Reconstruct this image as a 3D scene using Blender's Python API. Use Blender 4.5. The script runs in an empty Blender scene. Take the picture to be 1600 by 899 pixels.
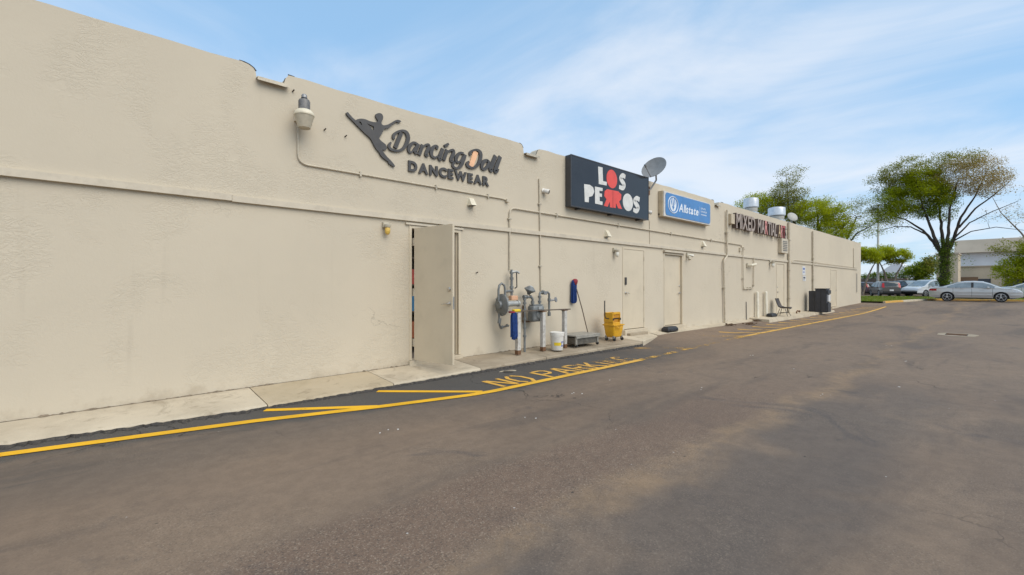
import bpy, bmesh, math, random
from mathutils import Vector, Matrix
rad = math.radians
scene = bpy.context.scene
C = scene.collection

# ------------------------------------------------------------------ camera, sky, sun, exposure
CAM_Y, CAM_Z, HEADING = -6.888, 1.47, rad(47.281)
cam = bpy.data.cameras.new('camera')
cam.sensor_width = 36.0
cam.lens = 711.0 / 1600.0 * 36.0
cam.shift_y = -2.5 / 1600.0
cam.clip_start = 0.05
cam.clip_end = 3000.0
cam_o = bpy.data.objects.new('camera', cam)
C.objects.link(cam_o)
cam_o.location = (0.0, CAM_Y, CAM_Z)
cam_o.rotation_euler = (rad(90), 0, HEADING - rad(90))
scene.camera = cam_o

SUN_AZ = math.atan2(0.04, -1.0)          # from +Y towards +X
SUN_EL = rad(44)
world = bpy.data.worlds.new('World')
scene.world = world
world.use_nodes = True

sun = bpy.data.lights.new('sun', 'SUN')
sun.energy = 1.3
sun.angle = rad(52)
sun.color = (1.0, 0.92, 0.81)
sun_o = bpy.data.objects.new('sun', sun)
C.objects.link(sun_o)
sd = Vector((math.sin(SUN_AZ) * math.cos(SUN_EL), math.cos(SUN_AZ) * math.cos(SUN_EL), math.sin(SUN_EL)))
sun_o.rotation_euler = (-sd).to_track_quat('-Z', 'Y').to_euler()

scene.view_settings.view_transform = 'Standard'
scene.view_settings.look = 'None'
scene.view_settings.gamma = 1.0
scene.view_settings.use_curve_mapping = False
scene.view_settings.exposure = 0.93

# ------------------------------------------------------------------ node helpers
class NT:
    def __init__(s, tree):
        s.t = tree
        tree.nodes.clear()
    def n(s, typ, ins=None, **props):
        nd = s.t.nodes.new(typ)
        for k, v in props.items():
            setattr(nd, k, v)
        for k, v in (ins or {}).items():
            s.put(nd.inputs[k], v)
        return nd
    def put(s, sock, v):
        if isinstance(v, bpy.types.NodeSocket):
            s.t.links.new(v, sock)
        else:
            if sock.type == 'RGBA' and len(v) == 3:
                v = (v[0], v[1], v[2], 1.0)
            sock.default_value = v
    def math(s, op, a, b=0.0, c=None, clamp=False):
        nd = s.n('ShaderNodeMath', operation=op, use_clamp=clamp)
        s.put(nd.inputs[0], a)
        s.put(nd.inputs[1], b)
        if c is not None:
            s.put(nd.inputs[2], c)
        return nd.outputs[0]
    def mix(s, fac, a, b, mode='MIX'):
        nd = s.n('ShaderNodeMix', data_type='RGBA', blend_type=mode)
        s.put(nd.inputs[0], fac)
        s.put(nd.inputs[6], a)
        s.put(nd.inputs[7], b)
        return nd.outputs[2]
    def noise(s, vec, scale, detail=4.0, rough=0.55, dist=0.0):
        nd = s.n('ShaderNodeTexNoise', {'Scale': scale, 'Detail': detail, 'Roughness': rough, 'Distortion': dist})
        if vec is not None:
            s.put(nd.inputs['Vector'], vec)
        return nd.outputs['Fac']
    def voro(s, vec, scale, feature='F1', out='Distance', rnd=1.0):
        nd = s.n('ShaderNodeTexVoronoi', {'Scale': scale, 'Randomness': rnd}, feature=feature)
        if vec is not None:
            s.put(nd.inputs['Vector'], vec)
        return nd.outputs[out]
    def step(s, x, lo, hi):
        nd = s.n('ShaderNodeMapRange', {'From Min': lo, 'From Max': hi}, interpolation_type='SMOOTHSTEP')
        s.put(nd.inputs['Value'], x)
        return nd.outputs['Result']
    def scale(s, vec, sc, rot=(0, 0, 0)):
        nd = s.n('ShaderNodeMapping', {'Scale': sc, 'Rotation': rot})
        s.put(nd.inputs['Vector'], vec)
        return nd.outputs['Vector']

MATS = {}
def newmat(name):
    m = bpy.data.materials.new(name)
    m.use_nodes = True
    MATS[name] = m
    return m, NT(m.node_tree)

def finish(nt, col, rough, metal=0.0, normal=None, spec=0.5, extra=None):
    b = nt.n('ShaderNodeBsdfPrincipled', {'Metallic': metal, 'Specular IOR Level': spec})
    nt.put(b.inputs['Base Color'], col)
    nt.put(b.inputs['Roughness'], rough)
    if normal is not None:
        nt.put(b.inputs['Normal'], normal)
    for k, v in (extra or {}).items():
        nt.put(b.inputs[k], v)
    o = nt.n('ShaderNodeOutputMaterial')
    nt.t.links.new(b.outputs[0], o.inputs[0])
    return b, o

def M(name, col, rough=0.6, metal=0.0, var=0.12, scale=6.0, bump=0.0, bscale=60.0, spec=0.5, dirt=0.0, dirtcol=(0.10, 0.075, 0.05), extra=None):
    """plain procedural material: mottled colour, optional dirt blotches and fine relief"""
    if name in MATS:
        return MATS[name]
    m, nt = newmat(name)
    tc = nt.n('ShaderNodeNewGeometry').outputs['Position']
    f = nt.noise(tc, scale, 5.0, 0.6)
    lo = [max(0.0, c * (1 - var)) for c in col]
    hi = [min(1.0, c * (1 + var)) for c in col]
    c = nt.mix(nt.step(f, 0.3, 0.7), lo, hi)
    if dirt > 0:
        d = nt.math('MULTIPLY', nt.step(nt.noise(tc, scale * 2.3, 6.0, 0.65), 0.50, 0.68), dirt)
        c = nt.mix(d, c, dirtcol)
    r = nt.math('MULTIPLY_ADD', f, 0.2, rough - 0.1)
    nrm = None
    if bump > 0:
        bn = nt.n('ShaderNodeBump', {'Strength': bump, 'Distance': 0.004})
        nt.put(bn.inputs['Height'], nt.noise(tc, bscale, 4.0, 0.6))
        nrm = bn.outputs[0]
    finish(nt, c, r, metal, nrm, spec, extra)
    return m

# ------------------------------------------------------------------ sky with thin high cloud
nt = NT(world.node_tree)
sky = nt.n('ShaderNodeTexSky', sky_type='NISHITA', sun_disc=False, sun_elevation=SUN_EL, sun_rotation=SUN_AZ,
           air_density=1.0, dust_density=0.8, ozone_density=1.2, altitude=0.0)
tc = nt.n('ShaderNodeTexCoord').outputs['Generated']
sep = nt.n('ShaderNodeSeparateXYZ')
nt.put(sep.inputs[0], tc)
h = nt.math('MAXIMUM', sep.outputs[2], 0.03)
# project the view direction onto a cloud layer high above, so streaks shrink towards the horizon
hz = nt.math('ADD', h, 0.12)
comb = nt.n('ShaderNodeCombineXYZ')
nt.put(comb.inputs[0], nt.math('DIVIDE', sep.outputs[0], hz))
nt.put(comb.inputs[1], nt.math('DIVIDE', sep.outputs[1], hz))
lay = nt.scale(comb.outputs[0], (0.75, 0.5, 1.0), (0, 0, rad(-34)))
n1 = nt.noise(lay, 1.3, 8.0, 0.58, 0.9)
n2 = nt.noise(lay, 0.75, 4.0, 0.5, 0.6)
cl = nt.math('MULTIPLY_ADD', n1, 0.45, nt.math('MULTIPLY', n2, 0.62))
fac = nt.step(cl, 0.41, 0.68)
fac = nt.math('MULTIPLY_ADD', fac, 0.68, 0.10)
blue = nt.mix(0.68, nt.mix(1.0, sky.outputs[0], (1.2, 1.4, 1.45), 'MULTIPLY'), (2.15, 4.30, 6.8))
colr = nt.mix(fac, blue, (6.6, 6.85, 7.3))
bg = nt.n('ShaderNodeBackground', {'Strength': 0.072})
nt.put(bg.inputs[0], colr)
ow = nt.n('ShaderNodeOutputWorld')
nt.t.links.new(bg.outputs[0], ow.inputs[0])

# ------------------------------------------------------------------ mesh helpers
ORG = {}
class MB:
    def __init__(s):
        s.v, s.f = [], []
    def add(s, v, f):
        k = len(s.v)
        s.v += [tuple(p) for p in v]
        s.f += [tuple(i + k for i in q) for q in f]
        return s
    def bm(s, b):
        b.verts.index_update()
        s.add([v.co[:] for v in b.verts], [[v.index for v in f.verts] for f in b.faces])
        b.free()
        return s
    def box(s, c, d, bev=0.0, rot=None, seg=2):
        b = bmesh.new()
        bmesh.ops.create_cube(b, size=1.0)
        for v in b.verts:
            v.co = Vector((v.co.x * d[0], v.co.y * d[1], v.co.z * d[2]))
        if bev > 0:
            bmesh.ops.bevel(b, geom=b.edges[:], offset=bev, segments=seg, profile=0.5, affect='EDGES')
        m = Matrix.Translation(c)
        if rot is not None:
            m = m @ rot
        bmesh.ops.transform(b, matrix=m, verts=b.verts[:])
        return s.bm(b)
    def b2(s, x0, x1, y0, y1, z0, z1, bev=0.0):
        return s.box(((x0 + x1) / 2, (y0 + y1) / 2, (z0 + z1) / 2), (x1 - x0, y1 - y0, z1 - z0), bev)
    def bar(s, p0, p1, w, t, bev=0.0):
        p0, p1 = Vector(p0), Vector(p1)
        q = (p1 - p0).to_track_quat('Z', 'Y').to_matrix().to_4x4()
        return s.box((p0 + p1) / 2, (w, t, (p1 - p0).length), bev, q)
    def tube(s, pts, r, n=8, caps=True):
        pts = [Vector(p) for p in pts]
        rs = r if isinstance(r, (list, tuple)) else [r] * len(pts)
        v, f = [], []
        t = (pts[1] - pts[0]).normalized()
        a = t.orthogonal().normalized()
        for i, p in enumerate(pts):
            if i == 0:
                t = (pts[1] - pts[0]).normalized()
            elif i == len(pts) - 1:
                t = (pts[i] - pts[i - 1]).normalized()
            else:
                t = ((pts[i + 1] - pts[i]).normalized() + (pts[i] - pts[i - 1]).normalized()).normalized()
            a = (a - t * a.dot(t)).normalized()
            b = t.cross(a)
            for k in range(n):
                an = 2 * math.pi * k / n
                v.append(p + (a * math.cos(an) + b * math.sin(an)) * rs[i])
        for i in range(len(pts) - 1):
            for k in range(n):
                k2 = (k + 1) % n
                f.append((i * n + k, i * n + k2, (i + 1) * n + k2, (i + 1) * n + k))
        if caps:
            f.append(tuple(range(n - 1, -1, -1)))
            f.append(tuple((len(pts) - 1) * n + k for k in range(n)))
        return s.add(v, f)
    def cyl(s, p0, p1, r0, r1=None, n=14):
        return s.tube([p0, p1], [r0, r0 if r1 is None else r1], n)
    def lathe(s, prof, o, axis=(0, 0, 1), n=18):
        o = Vector(o)
        ax = Vector(axis).normalized()
        a = ax.orthogonal().normalized()
        b = ax.cross(a)
        v, f = [], []
        for r, hh in prof:
            for k in range(n):
                an = 2 * math.pi * k / n
                v.append(o + ax * hh + (a * math.cos(an) + b * math.sin(an)) * r)
        for i in range(len(prof) - 1):
            for k in range(n):
                k2 = (k + 1) % n
                f.append((i * n + k, i * n + k2, (i + 1) * n + k2, (i + 1) * n + k))
        f.append(tuple(range(n - 1, -1, -1)))
        f.append(tuple((len(prof) - 1) * n + k for k in range(n)))
        return s.add(v, f)
    def plate(s, pts, y0, y1):
        """outline in the X-Z plane, thick from y0 (front) to y1"""
        n = len(pts)
        area = sum(pts[i][0] * pts[(i + 1) % n][1] - pts[(i + 1) % n][0] * pts[i][1] for i in range(n))
        if area < 0:
            pts = pts[::-1]
        v = [(x, y0, z) for x, z in pts] + [(x, y1, z) for x, z in pts]
        f = [tuple(range(n)), tuple(range(2 * n - 1, n - 1, -1))]
        for i in range(n):
            j = (i + 1) % n
            f.append((j, i, i + n, j + n))
        return s.add(v, f)
    def slab(s, pts, z0, z1):
        """outline in the X-Y plane, thick from z0 to z1"""
        n = len(pts)
        area = sum(pts[i][0] * pts[(i + 1) % n][1] - pts[(i + 1) % n][0] * pts[i][1] for i in range(n))
        if area < 0:
            pts = pts[::-1]
        v = [(x, y, z1) for x, y in pts] + [(x, y, z0) for x, y in pts]
        f = [tuple(range(n)), tuple(range(2 * n - 1, n - 1, -1))]
        for i in range(n):
            j = (i + 1) % n
            f.append((j, i, i + n, j + n))
        return s.add(v, f)
    def pieces(s):
        """one MB per connected piece"""
        up = list(range(len(s.v)))
        def find(a):
            while up[a] != a:
                up[a] = up[up[a]]; a = up[a]
            return a
        for q in s.f:
            r = find(q[0])
            for k in q[1:]:
                up[find(k)] = r
        grp = {}
        for q in s.f:
            grp.setdefault(find(q[0]), []).append(q)
        res = []
        for fs in grp.values():
            ids = sorted(set(i for q in fs for i in q))
            mp = {i: n for n, i in enumerate(ids)}
            res.append(MB().add([s.v[i] for i in ids], [tuple(mp[i] for i in q) for q in fs]))
        return res
    def build_each(s, name, mat, parent=None, smooth=None, small=0):
        ps = sorted(s.pieces(), key=lambda p: -len(p.f))
        for p in ps[1:]:
            if len(p.f) < small:
                ps[0].add(p.v, p.f)
        for i, p in enumerate(ps):
            if i == 0 or len(p.f) >= small:
                p.build(name, mat, parent, smooth=smooth)
    def build(s, name, mat, parent=None, base=None, smooth=None):
        o0 = Vector(base) if base is not None else (ORG[parent.name] if parent is not None else Vector((0, 0, 0)))
        me = bpy.data.meshes.new(name)
        me.from_pydata([(x - o0.x, y - o0.y, z - o0.z) for x, y, z in s.v], [], s.f)
        me.materials.append(MATS[mat] if isinstance(mat, str) else mat)
        if smooth is not None:
            me.polygons.foreach_set('use_smooth', [True] * len(me.polygons))
            me.set_sharp_from_angle(angle=rad(smooth))
        me.update()
        o = bpy.data.objects.new(name, me)
        C.objects.link(o)
        if parent is not None:
            o.parent = parent
            ORG[o.name] = ORG[parent.name]
        else:
            o.location = o0
            ORG[o.name] = o0
        return o

def tag(o, label=None, cat=None, group=None, kind=None):
    if label: o['label'] = label
    if cat: o['category'] = cat
    if group: o['group'] = group
    if kind: o['kind'] = kind
    return o
def thing(name, label, cat, base=(0, 0, 0), group=None):
    o = bpy.data.objects.new(name, None)
    o.empty_display_size = 0.2
    C.objects.link(o)
    o.location = base
    ORG[o.name] = Vector(base)
    return tag(o, label, cat, group)
def dup(root, loc, rotz, label=None):
    r = root.copy(); C.objects.link(r)
    r.location = loc; r.rotation_euler = (0, 0, rotz)
    if label: r['label'] = label
    for ch in list(root.children):
        c = ch.copy(); C.objects.link(c); c.parent = r
        for g in list(ch.children):
            d = g.copy(); C.objects.link(d); d.parent = c
    return r

def stroke(pts):
    """variable-width pen stroke [(x, z, width)...] -> outline with rounded ends, smoothed by Catmull-Rom"""
    P = [Vector((a, b, w)) for a, b, w in pts]
    Q = []
    for i in range(len(P) - 1):
        p0, p1, p2, p3 = P[max(i - 1, 0)], P[i], P[i + 1], P[min(i + 2, len(P) - 1)]
        for k in range(5):
            t = k / 5.0
            Q.append(0.5 * ((2 * p1) + (p2 - p0) * t + (2 * p0 - 5 * p1 + 4 * p2 - p3) * t * t + (3 * p1 - p0 - 3 * p2 + p3) * t ** 3))
    Q.append(P[-1])
    L, R = [], []
    for i, q in enumerate(Q):
        d = Q[min(i + 1, len(Q) - 1)] - Q[max(i - 1, 0)]
        n = Vector((-d.y, d.x)).normalized()
        L.append((q.x + n.x * q.z / 2, q.y + n.y * q.z / 2))
        R.append((q.x - n.x * q.z / 2, q.y - n.y * q.z / 2))
    return L, R
def stroke_into(mb, pts, y0, y1):
    L, R = stroke(pts)
    n = len(L)
    v, f = [], []
    for (a, b), (c, d) in zip(L, R):
        v += [(a, y0, b), (c, y0, d), (a, y1, b), (c, y1, d)]
    for i in range(n - 1):
        k = 4 * i
        f += [(k, k + 1, k + 5, k + 4), (k, k + 4, k + 6, k + 2), (k + 1, k + 3, k + 7, k + 5), (k + 3, k + 2, k + 6, k + 7)]
    f += [(0, 2, 3, 1), (4 * n - 4, 4 * n - 3, 4 * n - 1, 4 * n - 2)]
    mb.add(v, f)

def glyph(ch, bold=0.0):
    cu = bpy.data.curves.new('glyph', 'FONT')
    cu.body = ch
    cu.size = 1.0
    cu.offset = bold
    cu.extrude = 0.5
    cu.resolution_u = 4
    ob = bpy.data.objects.new('glyph', cu)
    me = bpy.data.meshes.new_from_object(ob)
    v = [tuple(p.co) for p in me.vertices]
    f = [tuple(p.vertices) for p in me.polygons]
    bpy.data.objects.remove(ob)
    bpy.data.curves.remove(cu)
    bpy.data.meshes.remove(me)
    return v, f
def lay_text(word, bold, gap, space=0.35):
    """letters left to right with even gaps; returns [(char, verts, faces, x offset)], total width, height"""
    x, out, hmax = 0.0, [], 0.0
    for ch in word:
        if ch == ' ':
            x += space
            continue
        v, f = glyph(ch, bold)
        x0 = min(p[0] for p in v); x1 = max(p[0] for p in v)
        hmax = max(hmax, max(p[1] for p in v))
        out.append((ch, v, f, x - x0))
        x += (x1 - x0) + gap
    return out, x - gap, hmax
def put_glyph(mb, v, f, dx, X0, sx, Z0, sz, y_front, depth, slant=0.0):
    """extruded glyph (z from -0.5 to 0.5) standing on the wall plane, facing -Y"""
    vv = [(X0 + (p[0] + dx) * sx + slant * p[1] * sz, y_front + (0.5 - p[2]) * depth, Z0 + p[1] * sz) for p in v]
    mb.add(vv, f)

# ------------------------------------------------------------------ surface materials
def asphalt_material():
    m, nt = newmat('asphalt')
    P = nt.n('ShaderNodeNewGeometry').outputs['Position']
    sp = nt.n('ShaderNodeSeparateXYZ'); nt.put(sp.inputs[0], P)
    X, Y = sp.outputs[0], sp.outputs[1]
    big = nt.noise(P, 0.22, 5.0, 0.6, 0.4)
    mid = nt.noise(P, 1.3, 6.0, 0.65, 0.3)
    fine = nt.noise(P, 7.0, 7.0, 0.72, 0.2)
    along = nt.noise(nt.scale(P, (0.22, 0.9, 1.0)), 1.0, 5.0, 0.62, 0.6)
    yw = nt.math('ADD', Y, nt.math('MULTIPLY_ADD', nt.noise(nt.scale(P, (0.35, 0.35, 1.0)), 1.0, 5.0, 0.6), 1.5, -0.75))
    def band(lo, hi, soft):
        return nt.math('MULTIPLY', nt.step(yw, lo - soft, lo + soft), nt.step(yw, hi + soft, hi - soft))
    c = nt.mix(nt.step(big, 0.36, 0.66), (0.174, 0.126, 0.091), (0.218, 0.158, 0.112))
    c = nt.mix(nt.math('MULTIPLY', nt.step(along, 0.50, 0.62), 0.62), c, (0.228, 0.164, 0.114))
    c = nt.mix(nt.math('MULTIPLY', nt.step(along, 0.48, 0.36), 0.72), c, (0.129, 0.099, 0.078))
    coarse = nt.math('MULTIPLY', band(-4.95, -4.15, 0.18), nt.step(X, 9.0, 4.5))            # ravelled strip of bare stones
    c = nt.mix(nt.math('MULTIPLY', coarse, 0.65), c, (0.159, 0.104, 0.075))
    dark = nt.math('MULTIPLY', nt.math('MULTIPLY', band(-6.3, -5.15, 0.25), nt.step(X, 11.0, 6.0)), nt.step(nt.noise(P, 0.45, 4.0, 0.6, 0.5), 0.38, 0.55))
    c = nt.mix(nt.math('MULTIPLY', dark, 0.70), c, (0.110, 0.092, 0.080))
    sand = nt.math('MULTIPLY', band(-5.20, -4.93, 0.14), nt.step(nt.noise(P, 1.6, 6.0, 0.7, 0.6), 0.36, 0.60))  # ochre sand caught along the crown
    c = nt.mix(nt.math('MULTIPLY', sand, 0.60), c, (0.302, 0.203, 0.119))
    c = nt.mix(nt.math('MULTIPLY', nt.step(mid, 0.52, 0.72), 0.34), c, (0.119, 0.091, 0.073))
    c = nt.mix(nt.math('MULTIPLY', nt.step(nt.noise(P, 0.7, 6.0, 0.7, 1.2), 0.58, 0.70), 0.55), c, (0.085, 0.073, 0.069))
    tyre = nt.noise(nt.scale(P, (0.5, 7.0, 1.0), (0, 0, rad(2))), 1.0, 5.0, 0.65, 0.3)
    c = nt.mix(nt.math('MULTIPLY', nt.step(tyre, 0.58, 0.72), 0.22), c, (0.090, 0.074, 0.065))
    margin = nt.math('MULTIPLY', nt.step(yw, -3.0, -1.9), nt.step(X, 13.0, 7.0))            # old sealer thinning out beyond the line
    c = nt.mix(nt.math('MULTIPLY', margin, 0.45), c, (0.092, 0.084, 0.077))
    c = nt.mix(1.0, c, nt.mix(nt.step(fine, 0.32, 0.68), (0.90, 0.90, 0.90), (1.08, 1.08, 1.07)), 'MULTIPLY')
    # fresh black sealer in the no-parking strip beside the pavement
    wob = nt.math('MULTIPLY_ADD', nt.noise(P, 1.1, 4.0, 0.6), 0.9, -0.45)
    edge = nt.math('ADD', Y, wob)
    lim = nt.math('MULTIPLY_ADD', nt.math('MINIMUM', X, 4.0), -0.20, -1.32)   # follows the painted line
    s1 = nt.step(nt.math('SUBTRACT', edge, lim), -0.16, 0.10)
    s2 = nt.step(nt.math('ADD', X, nt.math('MULTIPLY', wob, 4.0)), 12.0, 7.0)
    seal = nt.math('MULTIPLY', s1, s2)
    c = nt.mix(nt.math('MULTIPLY', seal, 0.86), c, nt.mix(mid, (0.050, 0.050, 0.050), (0.092, 0.090, 0.085)))
    # aggregate
    g1 = nt.noise(P, 80.0, 3.0, 0.7)
    g2 = nt.voro(P, 140.0, 'F1', 'Color')
    gs = nt.n('ShaderNodeSeparateColor'); nt.put(gs.inputs[0], g2)
    worn = nt.math('ADD', nt.math('MULTIPLY', nt.step(nt.noise(P, 0.55, 4.0, 0.6), 0.42, 0.64), 0.55), coarse, clamp=True)
    c = nt.mix(nt.math('MULTIPLY', nt.step(g1, 0.50, 0.72), nt.math('MULTIPLY_ADD', worn, 0.50, 0.10)), c, (0.42, 0.34, 0.25))
    c = nt.mix(nt.math('MULTIPLY', nt.step(gs.outputs[0], 0.72, 0.95), nt.math('MULTIPLY_ADD', worn, 0.40, 0.12)), c, (0.045, 0.042, 0.04))
    # crumbs of litter and pale chips
    ch = nt.voro(P, 3.1, 'F1', 'Distance')
    c = nt.mix(nt.math('MULTIPLY', nt.step(ch, 0.028, 0.016), 0.8), c, (0.52, 0.50, 0.46))
    ch2 = nt.voro(nt.scale(P, (1.0, 1.7, 1.0)), 1.7, 'F1', 'Distance')
    c = nt.mix(nt.math('MULTIPLY', nt.step(ch2, 0.030, 0.020), 0.75), c, (0.03, 0.027, 0.025))
    # cracks
    wv = nt.n('ShaderNodeVectorMath', operation='ADD')
    nz = nt.n('ShaderNodeTexNoise', {'Scale': 1.8, 'Detail': 5.0}); nt.put(nz.inputs['Vector'], P)
    sc = nt.n('ShaderNodeVectorMath', operation='SCALE'); nt.put(sc.inputs[0], nz.outputs['Color']); sc.inputs['Scale'].default_value = 0.9
    nt.put(wv.inputs[0], P); nt.put(wv.inputs[1], sc.outputs[0])
    cr = nt.voro(wv.outputs[0], 0.34, 'DISTANCE_TO_EDGE', 'Distance')
    cm = nt.math('MULTIPLY', nt.step(cr, 0.0034, 0.0010), nt.step(nt.noise(P, 0.31, 3.0, 0.5), 0.56, 0.63))
    c = nt.mix(nt.math('MULTIPLY', cm, 0.75), c, (0.028, 0.025, 0.023))
    bh = nt.math('MULTIPLY_ADD', g1, 1.0, nt.math('MULTIPLY', cm, -2.0))
    bn = nt.n('ShaderNodeBump', {'Strength': 0.55, 'Distance': 0.004}); nt.put(bn.inputs['Height'], bh)
    finish(nt, c, nt.math('MULTIPLY_ADD', big, 0.25, 0.66), 0.0, bn.outputs[0], 0.25)
asphalt_material()

def stucco_material():
    m, nt = newmat('stucco')
    P = nt.n('ShaderNodeNewGeometry').outputs['Position']
    sp = nt.n('ShaderNodeSeparateXYZ'); nt.put(sp.inputs[0], P)
    Z = sp.outputs[2]
    big = nt.noise(P, 0.28, 4.0, 0.55)
    c = nt.mix(nt.step(big, 0.35, 0.68), (0.548, 0.482, 0.376), (0.590, 0.518, 0.402))
    c = nt.mix(nt.math('MULTIPLY', nt.step(nt.noise(P, 1.7, 5.0, 0.65), 0.50, 0.72), 0.14), c, (0.48, 0.42, 0.32))
    pale = nt.step(nt.noise(P, 0.9, 5.0, 0.6, 0.8), 0.62, 0.74)
    c = nt.mix(nt.math('MULTIPLY', pale, 0.28), c, (0.64, 0.565, 0.44))                       # patched paint
    # rain streaks and splash dirt
    st = nt.noise(nt.scale(P, (5.0, 5.0, 0.35)), 1.0, 4.0, 0.6)
    c = nt.mix(nt.math('MULTIPLY', nt.step(st, 0.60, 0.80), 0.20), c, (0.36, 0.31, 0.24))
    sp_n = nt.math('MULTIPLY_ADD', nt.noise(P, 3.4, 6.0, 0.7), 0.75, nt.math('MULTIPLY', Z, -0.62))
    c = nt.mix(nt.math('MULTIPLY', nt.step(sp_n, 0.22, 0.42), 0.42), c, (0.34, 0.275, 0.195))
    # hairline cracks
    hc = nt.voro(nt.n('ShaderNodeVectorMath', {0: P, 1: nt.n('ShaderNodeTexNoise', {'Vector': P, 'Scale': 2.5, 'Detail': 4.0}).outputs['Color']}, operation='ADD').outputs[0], 0.6, 'DISTANCE_TO_EDGE', 'Distance')
    hm = nt.math('MULTIPLY', nt.step(hc, 0.006, 0.002), nt.step(nt.noise(P, 0.5, 2.0, 0.5), 0.56, 0.66))
    c = nt.mix(nt.math('MULTIPLY', hm, 0.35), c, (0.26, 0.22, 0.17))
    # skip-trowel relief: ridges in patches over a sandy ground
    rid = nt.noise(nt.scale(P, (1.0, 1.0, 1.7), (0, rad(20), 0)), 7.0, 5.0, 0.62, 1.6)
    rid = nt.math('ABSOLUTE', nt.math('SUBTRACT', rid, 0.5))
    rid = nt.step(rid, 0.0, 0.10)
    msk = nt.step(nt.noise(P, 0.9, 3.0, 0.6, 0.4), 0.47, 0.62)
    hgt = nt.math('MULTIPLY', nt.math('MULTIPLY', rid, msk), -0.75)
    hgt = nt.math('ADD', hgt, nt.math('MULTIPLY', nt.noise(P, 38.0, 3.0, 0.6), 0.30))
    hgt = nt.math('ADD', hgt, nt.math('MULTIPLY', nt.noise(P, 4.0, 3.0, 0.5), 0.7))
    hgt = nt.math('ADD', hgt, nt.math('MULTIPLY', hm, -0.6))
    bn = nt.n('ShaderNodeBump', {'Strength': 0.38, 'Distance': 0.009}); nt.put(bn.inputs['Height'], hgt)
    finish(nt, c, 0.82, 0.0, bn.outputs[0], 0.25)
stucco_material()

def concrete_material(name, a, b, stain):
    m, nt = newmat(name)
    P = nt.n('ShaderNodeNewGeometry').outputs['Position']
    big = nt.noise(P, 1.1, 6.0, 0.65, 0.4)
    c = nt.mix(nt.step(big, 0.35, 0.65), a, b)
    c = nt.mix(nt.math('MULTIPLY', nt.step(nt.noise(P, 2.6, 6.0, 0.7, 1.0), 0.53, 0.70), 0.62), c, stain)
    c = nt.mix(nt.math('MULTIPLY', nt.step(nt.noise(P, 120.0, 2.0, 0.5), 0.55, 0.75), 0.22), c, (0.16, 0.13, 0.10))
    bn = nt.n('ShaderNodeBump', {'Strength': 0.35, 'Distance': 0.004}); nt.put(bn.inputs['Height'], nt.noise(P, 70.0, 5.0, 0.7))
    finish(nt, c, 0.85, 0.0, bn.outputs[0], 0.3)
concrete_material('concrete', (0.47, 0.40, 0.295), (0.58, 0.50, 0.375), (0.27, 0.215, 0.15))
concrete_material('concrete_tan', (0.42, 0.345, 0.230), (0.49, 0.405, 0.28), (0.24, 0.185, 0.12))
concrete_material('concrete_stained', (0.29, 0.235, 0.165), (0.40, 0.33, 0.24), (0.15, 0.11, 0.075))

def paint_material(name, col, wear0, wear_x):
    """road paint; worn through to the asphalt in flakes, more so further along the wall"""
    m, nt = newmat(name)
    P = nt.n('ShaderNodeNewGeometry').outputs['Position']
    sp = nt.n('ShaderNodeSeparateXYZ'); nt.put(sp.inputs[0], P)
    n = nt.math('MULTIPLY_ADD', nt.noise(P, 30.0, 4.0, 0.7), 0.45, nt.math('MULTIPLY', nt.noise(P, 3.0, 4.0, 0.6), 0.55))
    w = nt.math('MULTIPLY_ADD', nt.step(sp.outputs[0], wear_x[0], wear_x[1]), wear_x[2], wear0)
    gap = nt.math('MULTIPLY', nt.step(sp.outputs[0], 7.95, 8.15), nt.step(sp.outputs[0], 14.5, 12.5))
    w = nt.math('MULTIPLY_ADD', gap, 0.19, w)
    gone = nt.step(nt.math('ADD', n, w), 0.66, 0.78)
    c = nt.mix(nt.step(nt.noise(P, 2.0, 4.0, 0.6), 0.4, 0.65), col, [k * 0.84 for k in col])
    c = nt.mix(nt.math('MULTIPLY', nt.step(sp.outputs[0], 2.0, 9.0), 0.55), c, (0.60, 0.36, 0.13))
    b, o = finish(nt, c, 0.6, 0.0, None, 0.3)
    tr = nt.n('ShaderNodeBsdfTransparent')
    mx = nt.n('ShaderNodeMixShader'); nt.put(mx.inputs[0], gone)
    nt.t.links.new(b.outputs[0], mx.inputs[1]); nt.t.links.new(tr.outputs[0], mx.inputs[2])
    nt.t.links.new(mx.outputs[0], o.inputs[0])
paint_material('line_paint', (0.86, 0.47, 0.012), 0.045, (6.0, 16.0, 0.10))
paint_material('letter_paint', (0.80, 0.44, 0.06), 0.08, (4.8, 8.2, 0.15))
paint_material('kerb_paint', (0.78, 0.42, 0.03), 0.12, (40.0, 60.0, 0.02))

wallpaint = (0.570, 0.500, 0.388)
M('wall_paint', wallpaint, 0.55, var=0.06, scale=3.0, bump=0.15, bscale=80, dirt=0.12)
M('door_paint', (0.600, 0.515, 0.380), 0.42, var=0.04, scale=1.5, bump=0.06, bscale=30, dirt=0.06)
M('pipe_paint', (0.55, 0.48, 0.365), 0.5, var=0.10, scale=9.0, dirt=0.20)
M('flashing', (0.035, 0.033, 0.032), 0.7, var=0.2)
M('scupper_metal', (0.50, 0.44, 0.34), 0.45, 0.2, dirt=0.4, scale=10)
M('rust_bolt', (0.07, 0.05, 0.04), 0.8)
M('gap_dark', (0.02, 0.017, 0.014), 0.9)
M('steel', (0.55, 0.53, 0.50), 0.32, 1.0, var=0.1, scale=30)
M('dark_steel', (0.10, 0.095, 0.09), 0.45, 0.7, var=0.2, scale=20)
M('galvanised', (0.30, 0.30, 0.30), 0.5, 0.6, var=0.2, scale=25)
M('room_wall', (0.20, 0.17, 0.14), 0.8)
M('roofing', (0.50, 0.49, 0.47), 0.9, var=0.15, scale=2.0, bump=0.3)
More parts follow.
